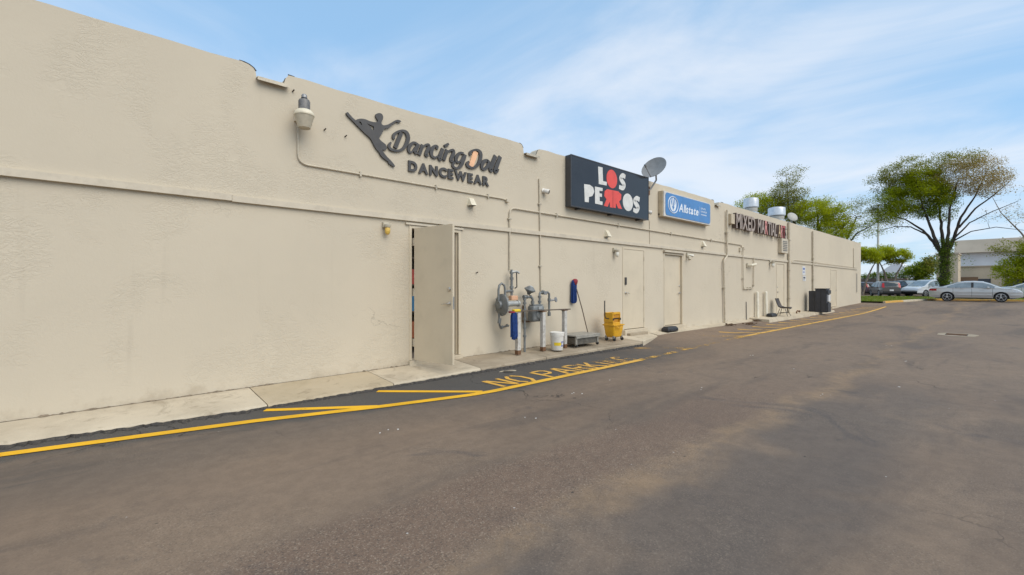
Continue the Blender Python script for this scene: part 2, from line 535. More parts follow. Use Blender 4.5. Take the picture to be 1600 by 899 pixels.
M('grass_soil', (0.12, 0.155, 0.025), 0.95, var=0.3, scale=3.0, bump=0.6, bscale=30, dirt=0.45, dirtcol=(0.16, 0.13, 0.05))
M('far_ground', (0.10, 0.105, 0.06), 0.95, var=0.3, scale=0.05)

# ------------------------------------------------------------------ ground
def sm(x, a, b):
    t = max(0.0, min(1.0, (x - a) / (b - a)))
    return t * t * (3 - 2 * t)
def gz(X, Y):
    z = 0.36 * sm(X, 28.0, 46.0)
    near = sm(X, 9.2, 12.0) * (1 - sm(X, 36, 42)) * sm(Y, -1.25, -0.2)
    z += 0.10 * near * (1 - 0.6 * sm(X, 30, 40))
    z += 0.012 * math.sin(X * 0.37 + 1.3) * math.sin(Y * 0.51 + 0.4) * sm(-Y, 2.2, 5.0)
    return z
def frange(a, b, s):
    n = int(round((b - a) / s))
    return [a + (b - a) * i / n for i in range(n + 1)]
xs = frange(-150, -20, 26) + frange(-18, 50, 0.5)[0:] + frange(54, 170, 8)
ys = frange(-150, -30, 24) + frange(-28, -4, 1.0) + frange(-3.6, 0.4, 0.2) + frange(2, 30, 4) + frange(40, 150, 22)
g = MB()
v = [(x, y, gz(x, y)) for x in xs for y in ys]
ny = len(ys)
f = [(i * ny + j, (i + 1) * ny + j, (i + 1) * ny + j + 1, i * ny + j + 1) for i in range(len(xs) - 1) for j in range(ny - 1)]
tag(g.add(v, f).build('parking_lot', 'asphalt', smooth=60), kind='structure')
g = MB()
n = 48
v = [(0, 0, -0.5)] + [(1500 * math.cos(2 * math.pi * k / n), 1500 * math.sin(2 * math.pi * k / n), -0.5) for k in range(n)]
tag(g.add(v, [(0, 1 + k, 1 + (k + 1) % n) for k in range(n)]).build('ground', 'far_ground'), kind='structure')

# pavement of cast slabs along the wall
pave = thing('pavement', None, None, (0, 0, 0))
tag(pave, kind='structure')
def sz(x): return 0.082 + 0.0075 * max(-4.0, min(x, 10.5))
joints = [-9.0, -3.4, 1.553, 3.22, 4.86, 6.50, 8.12, 9.9]
for i in range(len(joints) - 1):
    a, b = joints[i] + 0.006, joints[i + 1] - 0.006
    m = MB()
    za, zb = sz(a), sz(b)
    e = [0.36, 0.38, 0.88, 0.87, 0.85, 0.84, 0.86, 0.875]
    ez = [0.02, 0.02, 0.042, 0.056, 0.074, 0.092, 0.106, 0.112]
    v = []
    W0 = -0.014
    for x, z, w, q in ((a, za, e[i], ez[i]), (b, zb, e[i + 1], ez[i + 1])):
        v += [(x, W0, -0.1), (x, W0, z + 0.012), (x, -w + 0.035, q), (x, -w + 0.010, q - 0.006), (x, -w, q - 0.022), (x, -w - 0.004, -0.1)]
    f = [(k, k + 1, k + 7, k + 6) for k in range(5)] + [(5, 0, 6, 11), (5, 4, 3, 2, 1, 0), (6, 7, 8, 9, 10, 11)]
    m.add(v, f)
    m.build('slab', ['concrete', 'concrete', 'concrete_tan', 'concrete', 'concrete_stained', 'concrete_stained', 'concrete_stained'][i], pave)
# sloping end of the pavement, then a narrow footing strip with a pad by the far door
m = MB()
m.add([(9.91, -0.885, 0.11), (9.91, 0.02, 0.166), (9.91, 0.02, -0.1), (9.91, -0.885, -0.1), (11.6, -0.36, 0.075), (11.6, 0.02, 0.15), (11.6, 0.02, -0.1), (11.6, -0.36, -0.1)],
      [(0, 1, 2, 3), (0, 4, 5, 1), (4, 7, 6, 5), (0, 3, 7, 4), (3, 2, 6, 7)])
m.build('slab', 'concrete', pave)
for a, b, w in ((11.61, 16.4, 0.30), (16.41, 19.2, 0.26), (19.21, 24.6, 0.72), (24.61, 29.4, 0.66), (29.41, 39.9, 0.24)):
    m = MB()
    zz = 0.20 if w > 0.5 else 0.150
    m.add([(a, 0.02, zz), (b, 0.02, zz), (b, -w, zz - 0.035), (a, -w, zz - 0.035), (a, 0.02, -0.1), (b, 0.02, -0.1), (b, -w - 0.02, -0.1), (a, -w - 0.02, -0.1)],
          [(0, 3, 2, 1), (3, 7, 6, 2), (0, 4, 7, 3), (1, 2, 6, 5), (4, 5, 6, 7)])
    m.build('slab', 'concrete', pave)

# crumbled black tar along the foot of the pavement
rt = random.Random(77)
def edge_y(x): return -interp1([(-9, 0.36), (-3.4, 0.38), (1.55, 0.88), (3.22, 0.87), (4.86, 0.85), (6.5, 0.84), (8.12, 0.86), (9.9, 0.875)], x)
def interp1(tab, x):
    for (a, za), (b, zb) in zip(tab, tab[1:]):
        if x <= b: return za + (zb - za) * (x - a) / (b - a)
    return tab[-1][1]
v, f = [], []
x = -8.9
while x < 9.9:
    ye = edge_y(x); ze = interp1([(-9, 0.02), (1.55, 0.042), (4.86, 0.074), (8.12, 0.106), (10, 0.11)], x)
    wv = rt.uniform(0.015, 0.10) * (1.5 if x < 1.4 else 0.6)
    v += [(x, ye + 0.01, ze - 0.030 - (0.25 * ze if x > 1.5 else 0) + rt.uniform(-0.014, 0.008)), (x, ye - wv * 0.45, ze * 0.35 + rt.uniform(0.004, 0.016)), (x, ye - wv, 0.0015)]
    x += rt.uniform(0.02, 0.06)
for i in range(len(v) // 3 - 1):
    k = 3 * i
    f += [(k, k + 1, k + 4, k + 3), (k + 1, k + 2, k + 5, k + 4)]
M('tar', (0.045, 0.040, 0.036), 0.85, var=0.4, scale=25, bump=0.9, bscale=60, dirt=0.6, dirtcol=(0.15, 0.12, 0.085))
tag(MB().add([(a, b, c) for a, b, c in v], [q[::-1] for q in f]).build('tar_joint', 'tar'), kind='structure')

# dirt and crumbs caught in the joint between wall and pavement
v, f = [], []
x = -8.9
while x < 9.85:
    wv = max(0.002, rt.gauss(0.008, 0.010)) if math.sin(x * 2.1) + math.sin(x * 0.83 + 1) > -0.2 else 0.002
    zt = sz(x) + 0.0125
    v += [(x, -0.002, zt + 0.6 * wv + rt.uniform(0, 0.006)), (x, -0.012 - wv, zt + 0.0015)]
    x += rt.uniform(0.015, 0.05)
for i in range(len(v) // 2 - 1):
    f.append((2 * i, 2 * i + 1, 2 * i + 3, 2 * i + 2))
M('joint_dirt', (0.20, 0.158, 0.110), 0.95, var=0.4, scale=30, bump=0.8, bscale=90)
tag(MB().add(v, f).build('dirt_joint', 'joint_dirt'), kind='structure')

# painted markings
marks = thing('road_marking', None, None, (0, 0, 0))
tag(marks, kind='structure')
def ribbon(name, pts, w, mat, zoff=0.006):
    """flat strip of paint along a polyline, following the ground"""
    Q = []
    for i in range(len(pts) - 1):
        a, b = Vector(pts[i]), Vector(pts[i + 1])
        k = max(1, int((b - a).length / 0.4))
        Q += [a.lerp(b, t / k) for t in range(k)]
    Q.append(Vector(pts[-1]))
    v, f = [], []
    for i, q in enumerate(Q):
        d = (Q[min(i + 1, len(Q) - 1)] - Q[max(i - 1, 0)]).normalized()
        nn = Vector((-d.y, d.x)) * (w / 2)
        for p in (q + nn, q - nn):
            v.append((p.x, p.y, gz(p.x, p.y) + zoff))
    for i in range(len(Q) - 1):
        f.append((2 * i, 2 * i + 1, 2 * i + 3, 2 * i + 2))
    return MB().add(v, f).build(name, mat, marks)
ribbon('edge_line', [(-2.2, -0.62), (-0.585, -0.975), (1.31, -1.37), (2.62, -1.755), (3.75, -2.02)], 0.13, 'line_paint', 0.007)
ribbon('edge_line', [(3.75, -2.02), (4.1, -2.055), (8.0, -2.0)], 0.13, 'line_paint', 0.0075)
ribbon('edge_line', [(8.05, -1.98), (10.0, -1.9), (14.0, -1.74), (18.1, -1.75), (27, -1.78), (36.6, -1.84)], 0.14, 'line_paint')
hs = [(1.50, -0.96, 2.55, -1.70), (2.92, -0.96, 3.98, -1.97), (9.4, -0.95, 10.35, -1.83)]
x = 11.6
while x < 35.5:
    hs.append((x, -0.85, x + 1.05, -1.70))
    x += 1.38
for a, b, c, d in hs:
    ribbon('hatch_stripe', [(a, b), (c, d)], 0.11, 'line_paint', 0.0045)
# stencilled letters NO PARKING, tops towards the wall
LET = {
 'N': [((0, 0), (0, 1)), ((0.10, 0.95), (0.90, 0.05)), ((1, 0), (1, 1))],
 'O': [((0.28, 0.0), (0.0, 0.25), (0.0, 0.75), (0.28, 1.0), (0.42, 1.0)), ((0.58, 0.0), (0.75, 0.0), (1.0, 0.25), (1.0, 0.75), (0.72, 1.0), (0.58, 1.0))],
 'P': [((0, 0), (0, 1)), ((0.16, 1.0), (0.75, 1.0), (1.0, 0.88), (1.0, 0.62), (0.75, 0.48), (0.16, 0.48))],
 'A': [((0, 0), (0.44, 1)), ((1, 0), (0.56, 1)), ((0.30, 0.36), (0.70, 0.36))],
 'R': [((0, 0), (0, 1)), ((0.16, 1.0), (0.75, 1.0), (1.0, 0.88), (1.0, 0.64), (0.75, 0.5), (0.16, 0.5)), ((0.45, 0.42), (1.0, 0.0))],
 'K': [((0, 0), (0, 1)), ((0.14, 0.45), (0.95, 1.0)), ((0.38, 0.52), (1.0, 0.0))],
 'I': [((0.5, 0), (0.5, 1))],
 'G': [((0.95, 0.85), (0.7, 1.0), (0.28, 1.0), (0.0, 0.75), (0.0, 0.25), (0.28, 0.0)), ((0.45, 0.0), (0.75, 0.0), (1.0, 0.2), (1.0, 0.45), (0.6, 0.45))],
}
x = 4.42
for k, ch in enumerate('NO PARKING'):
    if ch == ' ':
        x += 0.22
        continue
    w, hgt, y0 = (0.10 if ch == 'I' else 0.27), 0.50, -1.945
    m = MB()
    for q, st in enumerate(LET[ch]):
        pts = [Vector((x + (w * px if ch != 'I' else 0.05), y0 + hgt * py)) for px, py in st]
        vv, ff = [], []
        for i, p in enumerate(pts):
            if i == 0: d = pts[1] - pts[0]
            elif i == len(pts) - 1: d = pts[-1] - pts[-2]
            else: d = (pts[i + 1] - pts[i]).normalized() + (pts[i] - pts[i - 1]).normalized()
            nn = Vector((-d.y, d.x)).normalized() * 0.036
            zz = 0.005 + 0.0012 * q
            vv += [(p.x + nn.x, p.y + nn.y, zz), (p.x - nn.x, p.y - nn.y, zz)]
        for i in range(len(pts) - 1):
            ff.append((2 * i, 2 * i + 1, 2 * i + 3, 2 * i + 2))
        m.add([(a, b, c + gz(a, b)) for a, b, c in vv], ff)
    m.build('painted_letter', 'letter_paint', marks)
    x += w + 0.135

# ------------------------------------------------------------------ the long building
bld = thing('commercial_building', 'long single storey beige stucco building with parapet running beside the parking lot', 'building', (16, 6, 0))
rnd = random.Random(5)
TOP = 4.46
END = 39.84
out = [(-9.0, -0.3), (-9.0, TOP)]
def edge_to(x0, x1, step=0.35):
    x = x0
    while x < x1 - 0.2:
        x += step * rnd.uniform(0.7, 1.3)
        if x < x1 - 0.08:
            out.append((x, TOP + rnd.uniform(-0.010, 0.010)))
edge_to(-9.0, 1.40)
out += [(1.46, 4.462), (1.55, 4.445), (1.605, 4.415), (1.632, 4.37), (1.642, 4.30), (1.655, 4.285), (1.985, 4.285), (1.99, 4.33), (2.01, 4.40), (2.05, 4.455)]
edge_to(2.06, 6.5)
out += [(6.58, 4.458), (6.645, 4.435), (6.68, 4.37), (6.70, 4.262), (7.08, 4.262), (7.085, 4.33), (7.12, 4.41), (7.17, 4.452)]
edge_to(7.2, 15.9)
out += [(15.95, 4.45), (16.0, 4.30), (16.32, 4.30), (16.36, 4.44)]
edge_to(16.4, END)
out += [(END, TOP), (END, -0.3)]
# door openings, cut from the ground up, right to left
OPEN = [(31.62, 32.98, 2.44), (22.35, 23.42, 2.50), (12.52, 13.68, 2.46), (10.36, 11.44, 2.50), (3.975, 5.045, 2.50)]
for a, b, zt in OPEN:
    out += [(b, -0.3), (b, zt), (a, zt), (a, -0.3)]
MB().plate(out, 0.0, 0.22).build('wall', 'stucco', bld)
MB().b2(END - 0.22, END - 0.001, 0.221, 14.0, -0.3, TOP - 0.004).build('wall', 'stucco', bld)
MB().b2(-9.0, -8.78, 0.221, 14.0, -0.3, TOP - 0.004).build('wall', 'stucco', bld)
MB().b2(-9.0, END, 14.001, 14.22, -0.3, TOP - 0.006).build('wall', 'stucco', bld)
MB().b2(-8.77, END - 0.23, 0.23, 13.99, 3.80, 3.95).build('roof', 'roofing', bld)
# horizontal trim board, in lengths
tx = [-9.0, -3.6, 1.345, 6.3, 11.2, 16.05, 20.9, 23.82]
for i in range(len(tx) - 1):
    a, b = tx[i] + 0.002, tx[i + 1] - 0.002
    dz = 0.008 if i == 1 else rnd.uniform(-0.003, 0.003)
    dy = 0.010 if i == 1 else 0.0
    MB().plate([(a, 2.575 + dz), (b, 2.575 + dz), (b, 2.655 + dz), (a, 2.655 + dz)], -0.045 - dy, 0.004).build('trim_board', 'wall_paint', bld)
for a, b in ((24.12, 29.6), (29.605, 35.2), (35.205, 38.6)):
    MB().b2(a, b, -0.045, 0.004, 2.575, 2.655).build('trim_board', 'wall_paint', bld)
# bent metal lips in the roof drain notches, black roofing felt showing on the broken corners
for a, b, z in ((1.635, 2.035, 4.285), (6.70, 7.10, 4.262), (16.0, 16.33, 4.30)):
    m = MB()
    m.add([(a, 0.2, z + 0.012), (b, 0.2, z + 0.012), (b, -0.085, z + 0.006), (a, -0.085, z + 0.006), (a, -0.085, z - 0.040), (b, -0.085, z - 0.040), (b, -0.078, z - 0.040), (a, -0.078, z - 0.040), (b, -0.078, z - 0.002), (a, -0.078, z - 0.002), (b, 0.2, z + 0.003), (a, 0.2, z + 0.003)],
          [(0, 3, 2, 1), (3, 4, 5, 2), (4, 7, 6, 5), (7, 9, 8, 6), (9, 11, 10, 8), (0, 11, 9, 7, 4, 3), (1, 2, 5, 6, 8, 10)])
    m.build('scupper_lip', 'scupper_metal', bld)
for pts in ([(1.44, 4.465), (1.50, 4.462), (1.56, 4.448), (1.61, 4.420), (1.64, 4.385)], [(1.99, 4.335), (2.012, 4.40)], [(2.045, 4.462), (2.13, 4.458)], [(6.585, 4.463), (6.65, 4.44), (6.69, 4.38)], [(7.09, 4.34), (7.13, 4.42)], [(15.8, 4.462), (15.94, 4.46), (15.98, 4.40)], [(16.55, 4.47), (16.75, 4.465)]):
    MB().tube([(x, 0.01, z + 0.003) for x, z in pts], 0.009, 6).build('roofing_felt', 'flashing', bld)

for x, z in ((2.545, 3.795), (2.86, 3.765), (2.10, 4.24), (5.42, 1.72)):
    MB().tube([(x, 0.01, z), (x + 0.004, -0.03, z + 0.004), (x + 0.012, -0.045, z + 0.016)], 0.010, 6).build('bolt_stub', 'rust_bolt', bld)

def plain_door(x0, x1, z0, z1, hinge, recess=0.05, cap=False, lever=True, keypad=False, deadbolt=True):
    """closed flush steel door in its frame: frame, leaf (> hinge, lever, lock), sill block"""
    fr = MB()
    w = 0.045
    for a, b, c, d in ((x0 - 0.005, x0 + w, z0, z1 + 0.005), (x1 - w, x1 + 0.005, z0, z1 + 0.005)):
        fr.b2(a, b, -0.012, 0.16, c, d, 0.003)
    fr.b2(x0 + w, x1 - w, -0.012, 0.16, z1 - w, z1 + 0.005, 0.003)
    fr.build('door_frame', 'door_paint', bld)
    MB().b2(x0 - 0.02, x1 + 0.02, -0.10, 0.2, -0.2, z0 - 0.004, 0.008).build('door_sill', 'concrete', bld)
    MB().b2(x0 + w, x1 - w, 0.10, 0.155, z0, z1 - w).build('door_backing', 'gap_dark', bld)
    leaf = MB().b2(x0 + w + 0.006, x1 - w - 0.006, recess - 0.045, recess, z0 + 0.012, z1 - w - 0.006, 0.003).build('door', 'door_paint', bld)
    yf = recess - 0.045
    hx = x0 + w if hinge == 'L' else x1 - w
    lx = (x1 - w - 0.075) if hinge == 'L' else (x0 + w + 0.075)
    sg = -1 if hinge == 'L' else 1
    for zz in (z0 + 0.22, (z0 + z1) / 2, z1 - 0.28):
        MB().cyl((hx, yf - 0.008, zz - 0.06), (hx, yf - 0.008, zz + 0.06), 0.009, n=8).build('hinge', 'scupper_metal', leaf)
    if lever:
        m = MB().lathe([(0.032, 0), (0.032, 0.010), (0.018, 0.014), (0.014, 0.05)], (lx, yf, z0 + 0.98), (0, -1, 0), 12)
        m.tube([(lx, yf - 0.045, z0 + 0.98), (lx + sg * 0.04, yf - 0.048, z0 + 0.985), (lx + sg * 0.12, yf - 0.046, z0 + 0.965)], 0.010, 8)
        m.build('lever_handle', 'steel', leaf, smooth=40)
    if deadbolt:
        MB().lathe([(0.030, 0), (0.030, 0.012), (0.022, 0.018), (0.012, 0.020)], (lx, yf, z0 + 1.20), (0, -1, 0), 12).build('deadbolt', 'steel', leaf, smooth=40)
    if keypad:
        MB().b2(lx - 0.035, lx + 0.035, yf - 0.03, yf + 0.001, z0 + 1.20, z0 + 1.40, 0.008).build('keypad_lock', 'dark_steel', leaf)
    if cap:
        MB().plate([(x0 - 0.06, z1 + 0.02), (x1 + 0.06, z1 + 0.02), (x1 + 0.06, z1 + 0.07), (x0 - 0.06, z1 + 0.07)], -0.075, 0.002).build('drip_cap', 'wall_paint', bld)
plain_door(10.36, 11.44, 0.30, 2.50, 'R', keypad=True, deadbolt=False, recess=0.04)
plain_door(12.52, 13.68, 0.27, 2.46, 'L', recess=0.10, cap=True)
plain_door(22.35, 23.42, 0.22, 2.50, 'R', recess=0.05)
plain_door(31.62, 32.98, 0.24, 2.44, 'L', recess=0.045, lever=True)
MB().b2(10.42, 11.30, -0.20, -0.101, -0.05, 0.215, 0.012).build('door_step', 'concrete_stained', bld)

# the open door: room behind, frame, swung-out leaf
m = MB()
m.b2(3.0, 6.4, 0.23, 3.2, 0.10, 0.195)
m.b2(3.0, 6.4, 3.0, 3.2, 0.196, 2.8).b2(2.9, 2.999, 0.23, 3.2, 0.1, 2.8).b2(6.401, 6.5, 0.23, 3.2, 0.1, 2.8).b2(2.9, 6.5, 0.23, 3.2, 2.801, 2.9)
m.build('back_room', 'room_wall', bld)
fr = MB()
for a, b in ((3.970, 4.020), (5.000, 5.050)):
    fr.b2(a, b, -0.014, 0.205, 0.20, 2.505, 0.003)
fr.b2(4.0205, 4.9995, -0.014, 0.205, 2.455, 2.505, 0.003)
fr.b2(4.975, 4.9995, 0.045, 0.205, 0.20, 2.4545).b2(4.0205, 4.045, 0.045, 0.205, 0.20, 2.4545)
fr.build('door_frame', 'door_paint', bld)
MB().b2(3.955, 5.065, -0.06, 0.225, -0.1, 0.195, 0.006).build('door_sill', 'concrete', bld)
MB().b2(3.90, 5.10, -0.035, 0.002, 2.512, 2.545).build('drip_cap', 'wall_paint', bld)
A = rad(-81)
R = Matrix.Rotation(A, 4, 'Z')
hg = Vector((4.052, -0.045, 0))
def dr(m, x0, x1, y0, y1, z0, z1, bev=0.0):
    c = hg + R @ Vector(((x0 + x1) / 2, (y0 + y1) / 2, 0))
    return m.box((c.x, c.y, (z0 + z1) / 2), (x1 - x0, y1 - y0, z1 - z0), bev, R)
leaf = dr(MB(), 0.015, 0.945, -0.022, 0.022, 0.215, 2.452, 0.003).build('door', 'door_paint', bld)
tag(leaf, label='beige steel door leaf standing wide open')
for zz in (0.50, 1.36, 2.22):
    dr(dr(MB(), -0.012, 0.016, -0.030, -0.004, zz - 0.065, zz + 0.065, 0.003), -0.052, -0.010, -0.016, -0.006, zz - 0.065, zz + 0.065).build('hinge', 'scupper_metal', leaf)
def on_leaf(u, d, z):
    p = hg + R @ Vector((u, d, 0))
    return (p.x, p.y, z)
nrm = R @ Vector((0, -1, 0))
MB().lathe([(0.036, 0), (0.036, 0.012), (0.026, 0.020), (0.012, 0.022)], on_leaf(0.872, -0.022, 1.42), nrm, 14).build('deadbolt', 'steel', leaf, smooth=40)
m = MB().lathe([(0.036, 0), (0.036, 0.010), (0.020, 0.016), (0.015, 0.055)], on_leaf(0.872, -0.022, 1.19), nrm, 14)
m.tube([on_leaf(0.872, -0.072, 1.19), on_leaf(0.82, -0.075, 1.192), on_leaf(0.75, -0.070, 1.175)], 0.011, 8)
m.build('lever_handle', 'steel', leaf, smooth=40)
dr(MB(), 0.9452, 0.9475, -0.013, 0.013, 1.10, 1.30).build('strike_plate', 'steel', leaf)

# traced outlines of the lettering, in metres along and up the wall
DANCER = [(2.872,4.131),(2.897,4.143),(2.921,4.118),(2.97,4.08),(3.019,4.052),(3.046,4.072),(3.109,4.097),(3.176,4.104),(3.25,4.093),(3.336,4.097),(3.379,4.116),(3.387,4.139),(3.363,4.169),(3.347,4.205),(3.36,4.236),(3.408,4.262),(3.456,4.26),(3.48,4.219),(3.472,4.172),(3.45,4.127),(3.459,4.094),(3.492,4.084),(3.57,4.118),(3.64,4.171),(3.701,4.218),(3.755,4.239),(3.803,4.229),(3.793,4.211),(3.748,4.188),(3.718,4.194),(3.654,4.138),(3.574,4.058),(3.498,4.025),(3.472,3.971),(3.44,3.909),(3.411,3.852),(3.459,3.813),(3.521,3.781),(3.547,3.734),(3.534,3.698),(3.489,3.681),(3.466,3.682),(3.485,3.646),(3.554,3.58),(3.62,3.532),(3.67,3.486),(3.691,3.456),(3.674,3.438),(3.63,3.455),(3.574,3.481),(3.567,3.507),(3.492,3.544),(3.44,3.581),(3.408,3.63),(3.352,3.681),(3.297,3.768),(3.253,3.826),(3.158,3.887),(3.052,3.964),(2.977,4.022),(2.897,4.081),(2.868,4.116)]
DANCER_HOLES = [[(3.07,4.038),(3.1,4.043),(3.121,4.009),(3.106,3.997)],[(3.204,4.047),(3.266,4.032),(3.316,4.024),(3.316,3.967),(3.294,3.971),(3.256,4.009)]]
SCRIPT = [('D',[[(3.813,4.04,0.066),(3.697,3.761,0.068)],[(3.674,3.897,0.041),(3.667,3.954,0.048),(3.724,4.024,0.036),(3.824,4.075,0.036),(3.907,4.061,0.063),(3.939,3.987,0.07),(3.914,3.887,0.066),(3.844,3.779,0.047),(3.755,3.726,0.036),(3.67,3.713,0.039),(3.604,3.731,0.047),(3.587,3.78,0.044),(3.624,3.835,0.028)]]),('a',[[(4.102,3.923,0.035),(4.035,3.917,0.041),(3.972,3.85,0.057),(3.951,3.779,0.057),(3.975,3.741,0.037),(4.02,3.764,0.026),(4.072,3.847,0.023)],[(4.139,3.921,0.062),(4.078,3.774,0.063),(4.121,3.754,0.032)]]),('n',[[(4.223,3.921,0.061),(4.153,3.731,0.062)],[(4.195,3.845,0.021),(4.271,3.925,0.029),(4.337,3.945,0.049),(4.347,3.901,0.061),(4.299,3.798,0.064),(4.293,3.75,0.049),(4.342,3.754,0.027)]]),('c',[[(4.509,3.906,0.047),(4.529,3.952,0.038),(4.48,3.959,0.038),(4.424,3.899,0.066),(4.398,3.817,0.066),(4.424,3.756,0.05),(4.488,3.752,0.034),(4.556,3.807,0.022)]]),('i',[[(4.641,3.939,0.065),(4.572,3.754,0.071),(4.616,3.734,0.031)],[(4.768,4.053,0.043),(4.676,3.991,0.052)]]),('n',[[(4.734,3.938,0.065),(4.658,3.735,0.066)],[(4.705,3.861,0.023),(4.792,3.936,0.033),(4.869,3.954,0.053),(4.876,3.901,0.066),(4.83,3.803,0.07),(4.824,3.753,0.048),(4.883,3.755,0.027)]]),('g',[[(5.104,3.943,0.041),(5.028,3.942,0.044),(4.957,3.87,0.067),(4.932,3.793,0.066),(4.978,3.759,0.041),(5.042,3.802,0.027),(5.096,3.897,0.028)],[(5.144,3.929,0.065),(5.06,3.733,0.068),(4.992,3.663,0.044),(4.925,3.638,0.037),(4.869,3.659,0.047),(4.862,3.708,0.04),(4.918,3.747,0.023)]]),('D',[[(5.269,3.943,0.053),(5.258,3.988,0.049),(5.321,4.045,0.036),(5.416,4.076,0.04),(5.497,4.05,0.072),(5.516,3.979,0.078),(5.485,3.867,0.074),(5.407,3.763,0.051),(5.303,3.711,0.039),(5.214,3.725,0.06),(5.184,3.767,0.056),(5.232,3.82,0.032)]]),('o',[[(5.685,3.929,0.044),(5.602,3.892,0.07),(5.543,3.799,0.07),(5.555,3.744,0.056),(5.613,3.745,0.053),(5.692,3.814,0.072),(5.72,3.892,0.065),(5.677,3.927,0.041)]]),('l',[[(5.894,4.055,0.084),(5.764,3.771,0.086),(5.821,3.744,0.043)]]),('l',[[(6.019,4.064,0.082),(5.886,3.768,0.09),(5.936,3.748,0.047),(5.977,3.805,0.016)]])]
PEACH = [(5.401,4.043,0.116),(5.358,3.928,0.109),(5.284,3.737,0.101)]
LOS = {'L':[(9.058,4.377),(9.237,4.386),(9.257,4.055),(9.415,4.055),(9.407,3.966),(9.086,3.955)],'O':[(9.632,4.164),(9.859,4.2),(9.632,4.396)],'S':[(10.229,4.311,0.194),(10.11,4.333,0.199),(10.01,4.245,0.19),(10.092,4.172,0.233),(10.183,4.101,0.201),(10.11,4.007,0.199),(9.947,4.014,0.171)],'P':[(8.514,3.868),(8.735,3.882),(8.86,3.843),(8.907,3.739),(8.828,3.628),(8.697,3.586),(8.689,3.459),(8.541,3.452)],'E':[(8.931,3.871),(9.241,3.88),(9.233,3.802),(9.106,3.797),(9.11,3.734),(9.212,3.736),(9.212,3.657),(9.114,3.654),(9.123,3.545),(9.241,3.543),(9.233,3.46),(8.938,3.461)],'Q':[(9.671,3.887),(9.428,3.88),(9.328,3.818),(9.307,3.692),(9.403,3.63),(9.294,3.448),(9.453,3.444),(9.538,3.585),(9.55,3.443),(9.666,3.444)],'R':[(9.684,3.886),(9.912,3.893),(10.046,3.83),(10.037,3.707),(9.947,3.636),(10.078,3.459),(9.903,3.459),(9.81,3.581),(9.801,3.45),(9.684,3.451)],'O2':[(10.35,3.666),(10.587,3.695),(10.35,3.895)],'S2':[(10.909,3.803,0.221),(10.771,3.829,0.207),(10.664,3.74,0.212),(10.771,3.651,0.263),(10.85,3.585,0.216),(10.761,3.483,0.207),(10.606,3.503,0.175)]}

# ------------------------------------------------------------------ materials for objects
M('letter_dark', (0.060, 0.056, 0.054), 0.45, var=0.15, scale=10)
M('peach', (0.82, 0.47, 0.27), 0.5, var=0.1)
M('sign_black', (0.020, 0.021, 0.025), 0.16, var=0.2, scale=1.2)
M('sign_frame', (0.060, 0.060, 0.064), 0.45, 0.3, dirt=0.3)
M('sign_white', (0.66, 0.65, 0.61), 0.4, var=0.07, scale=7, dirt=0.12)
M('sign_red', (0.72, 0.075, 0.055), 0.4, var=0.08, scale=7)
M('sign_blue', (0.060, 0.205, 0.47), 0.3, var=0.10, scale=2.5)
M('sign_blue_white', (0.72, 0.76, 0.80), 0.4, var=0.1)
M('cabinet_tan', (0.53, 0.44, 0.31), 0.5, var=0.1, dirt=0.2)
M('cabinet_pale', (0.60, 0.575, 0.53), 0.45, var=0.06, dirt=0.15)
M('return_brown', (0.11, 0.075, 0.06), 0.5, var=0.25, scale=5)
M('face_cream', (0.36, 0.285, 0.235), 0.45, var=0.12, scale=6, dirt=0.25)
M('face_pink', (0.62, 0.25, 0.22), 0.45, var=0.2, scale=6)
M('face_red', (0.40, 0.06, 0.06), 0.45, var=0.2, scale=6)
M('face_tan', (0.52, 0.37, 0.20), 0.45, var=0.15, scale=6)
M('lamp_grey', (0.17, 0.165, 0.16), 0.55, 0.3, var=0.2, scale=25)
M('lamp_cream', (0.70, 0.63, 0.48), 0.4, var=0.08, scale=12)
M('lamp_beige', (0.47, 0.42, 0.32), 0.4, var=0.1, scale=12)
M('amber_glass', (0.70, 0.46, 0.10), 0.15, var=0.15, scale=30)
M('frosted_glass', (0.72, 0.69, 0.60), 0.25, var=0.1, scale=30)
M('white_plastic', (0.72, 0.69, 0.63), 0.35, var=0.06, scale=15, dirt=0.10)
M('black_plastic', (0.022, 0.022, 0.024), 0.5, var=0.25, scale=10)
M('meter_grey', (0.175, 0.185, 0.185), 0.5, 0.15, var=0.18, scale=14, dirt=0.25, dirtcol=(0.09, 0.07, 0.05))
M('meter_pale', (0.36, 0.37, 0.36), 0.4, 0.2, var=0.15, scale=14)
M('rust', (0.15, 0.075, 0.035), 0.8, var=0.35, scale=30, bump=0.3)
M('brass_tag', (0.62, 0.36, 0.22), 0.55, var=0.12, scale=20)
M('post_paint', (0.52, 0.50, 0.46), 0.55, var=0.10, scale=10, dirt=0.6, dirtcol=(0.14, 0.10, 0.065), bump=0.2)
M('rail_steel', (0.135, 0.105, 0.080), 0.6, 0.4, var=0.25, scale=14)
M('mop_blue', (0.010, 0.040, 0.165), 0.95, var=0.3, scale=30, bump=0.8, bscale=160)
M('mop_red', (0.26, 0.030, 0.040), 0.8, var=0.2, scale=20)
M('mop_yellow', (0.80, 0.56, 0.02), 0.45, var=0.1, scale=15)
M('wood_dark', (0.10, 0.070, 0.045), 0.6, var=0.25, scale=12)
M('bucket_yellow', (0.66, 0.345, 0.015), 0.38, var=0.10, scale=9, dirt=0.18, dirtcol=(0.30, 0.16, 0.03))
M('wringer_orange', (0.50, 0.225, 0.015), 0.45, var=0.15, scale=15)
M('rubber', (0.028, 0.027, 0.026), 0.8, var=0.25, scale=20)
M('label_blue', (0.13, 0.16, 0.40), 0.5)
M('label_yellow', (0.80, 0.57, 0.03), 0.5)
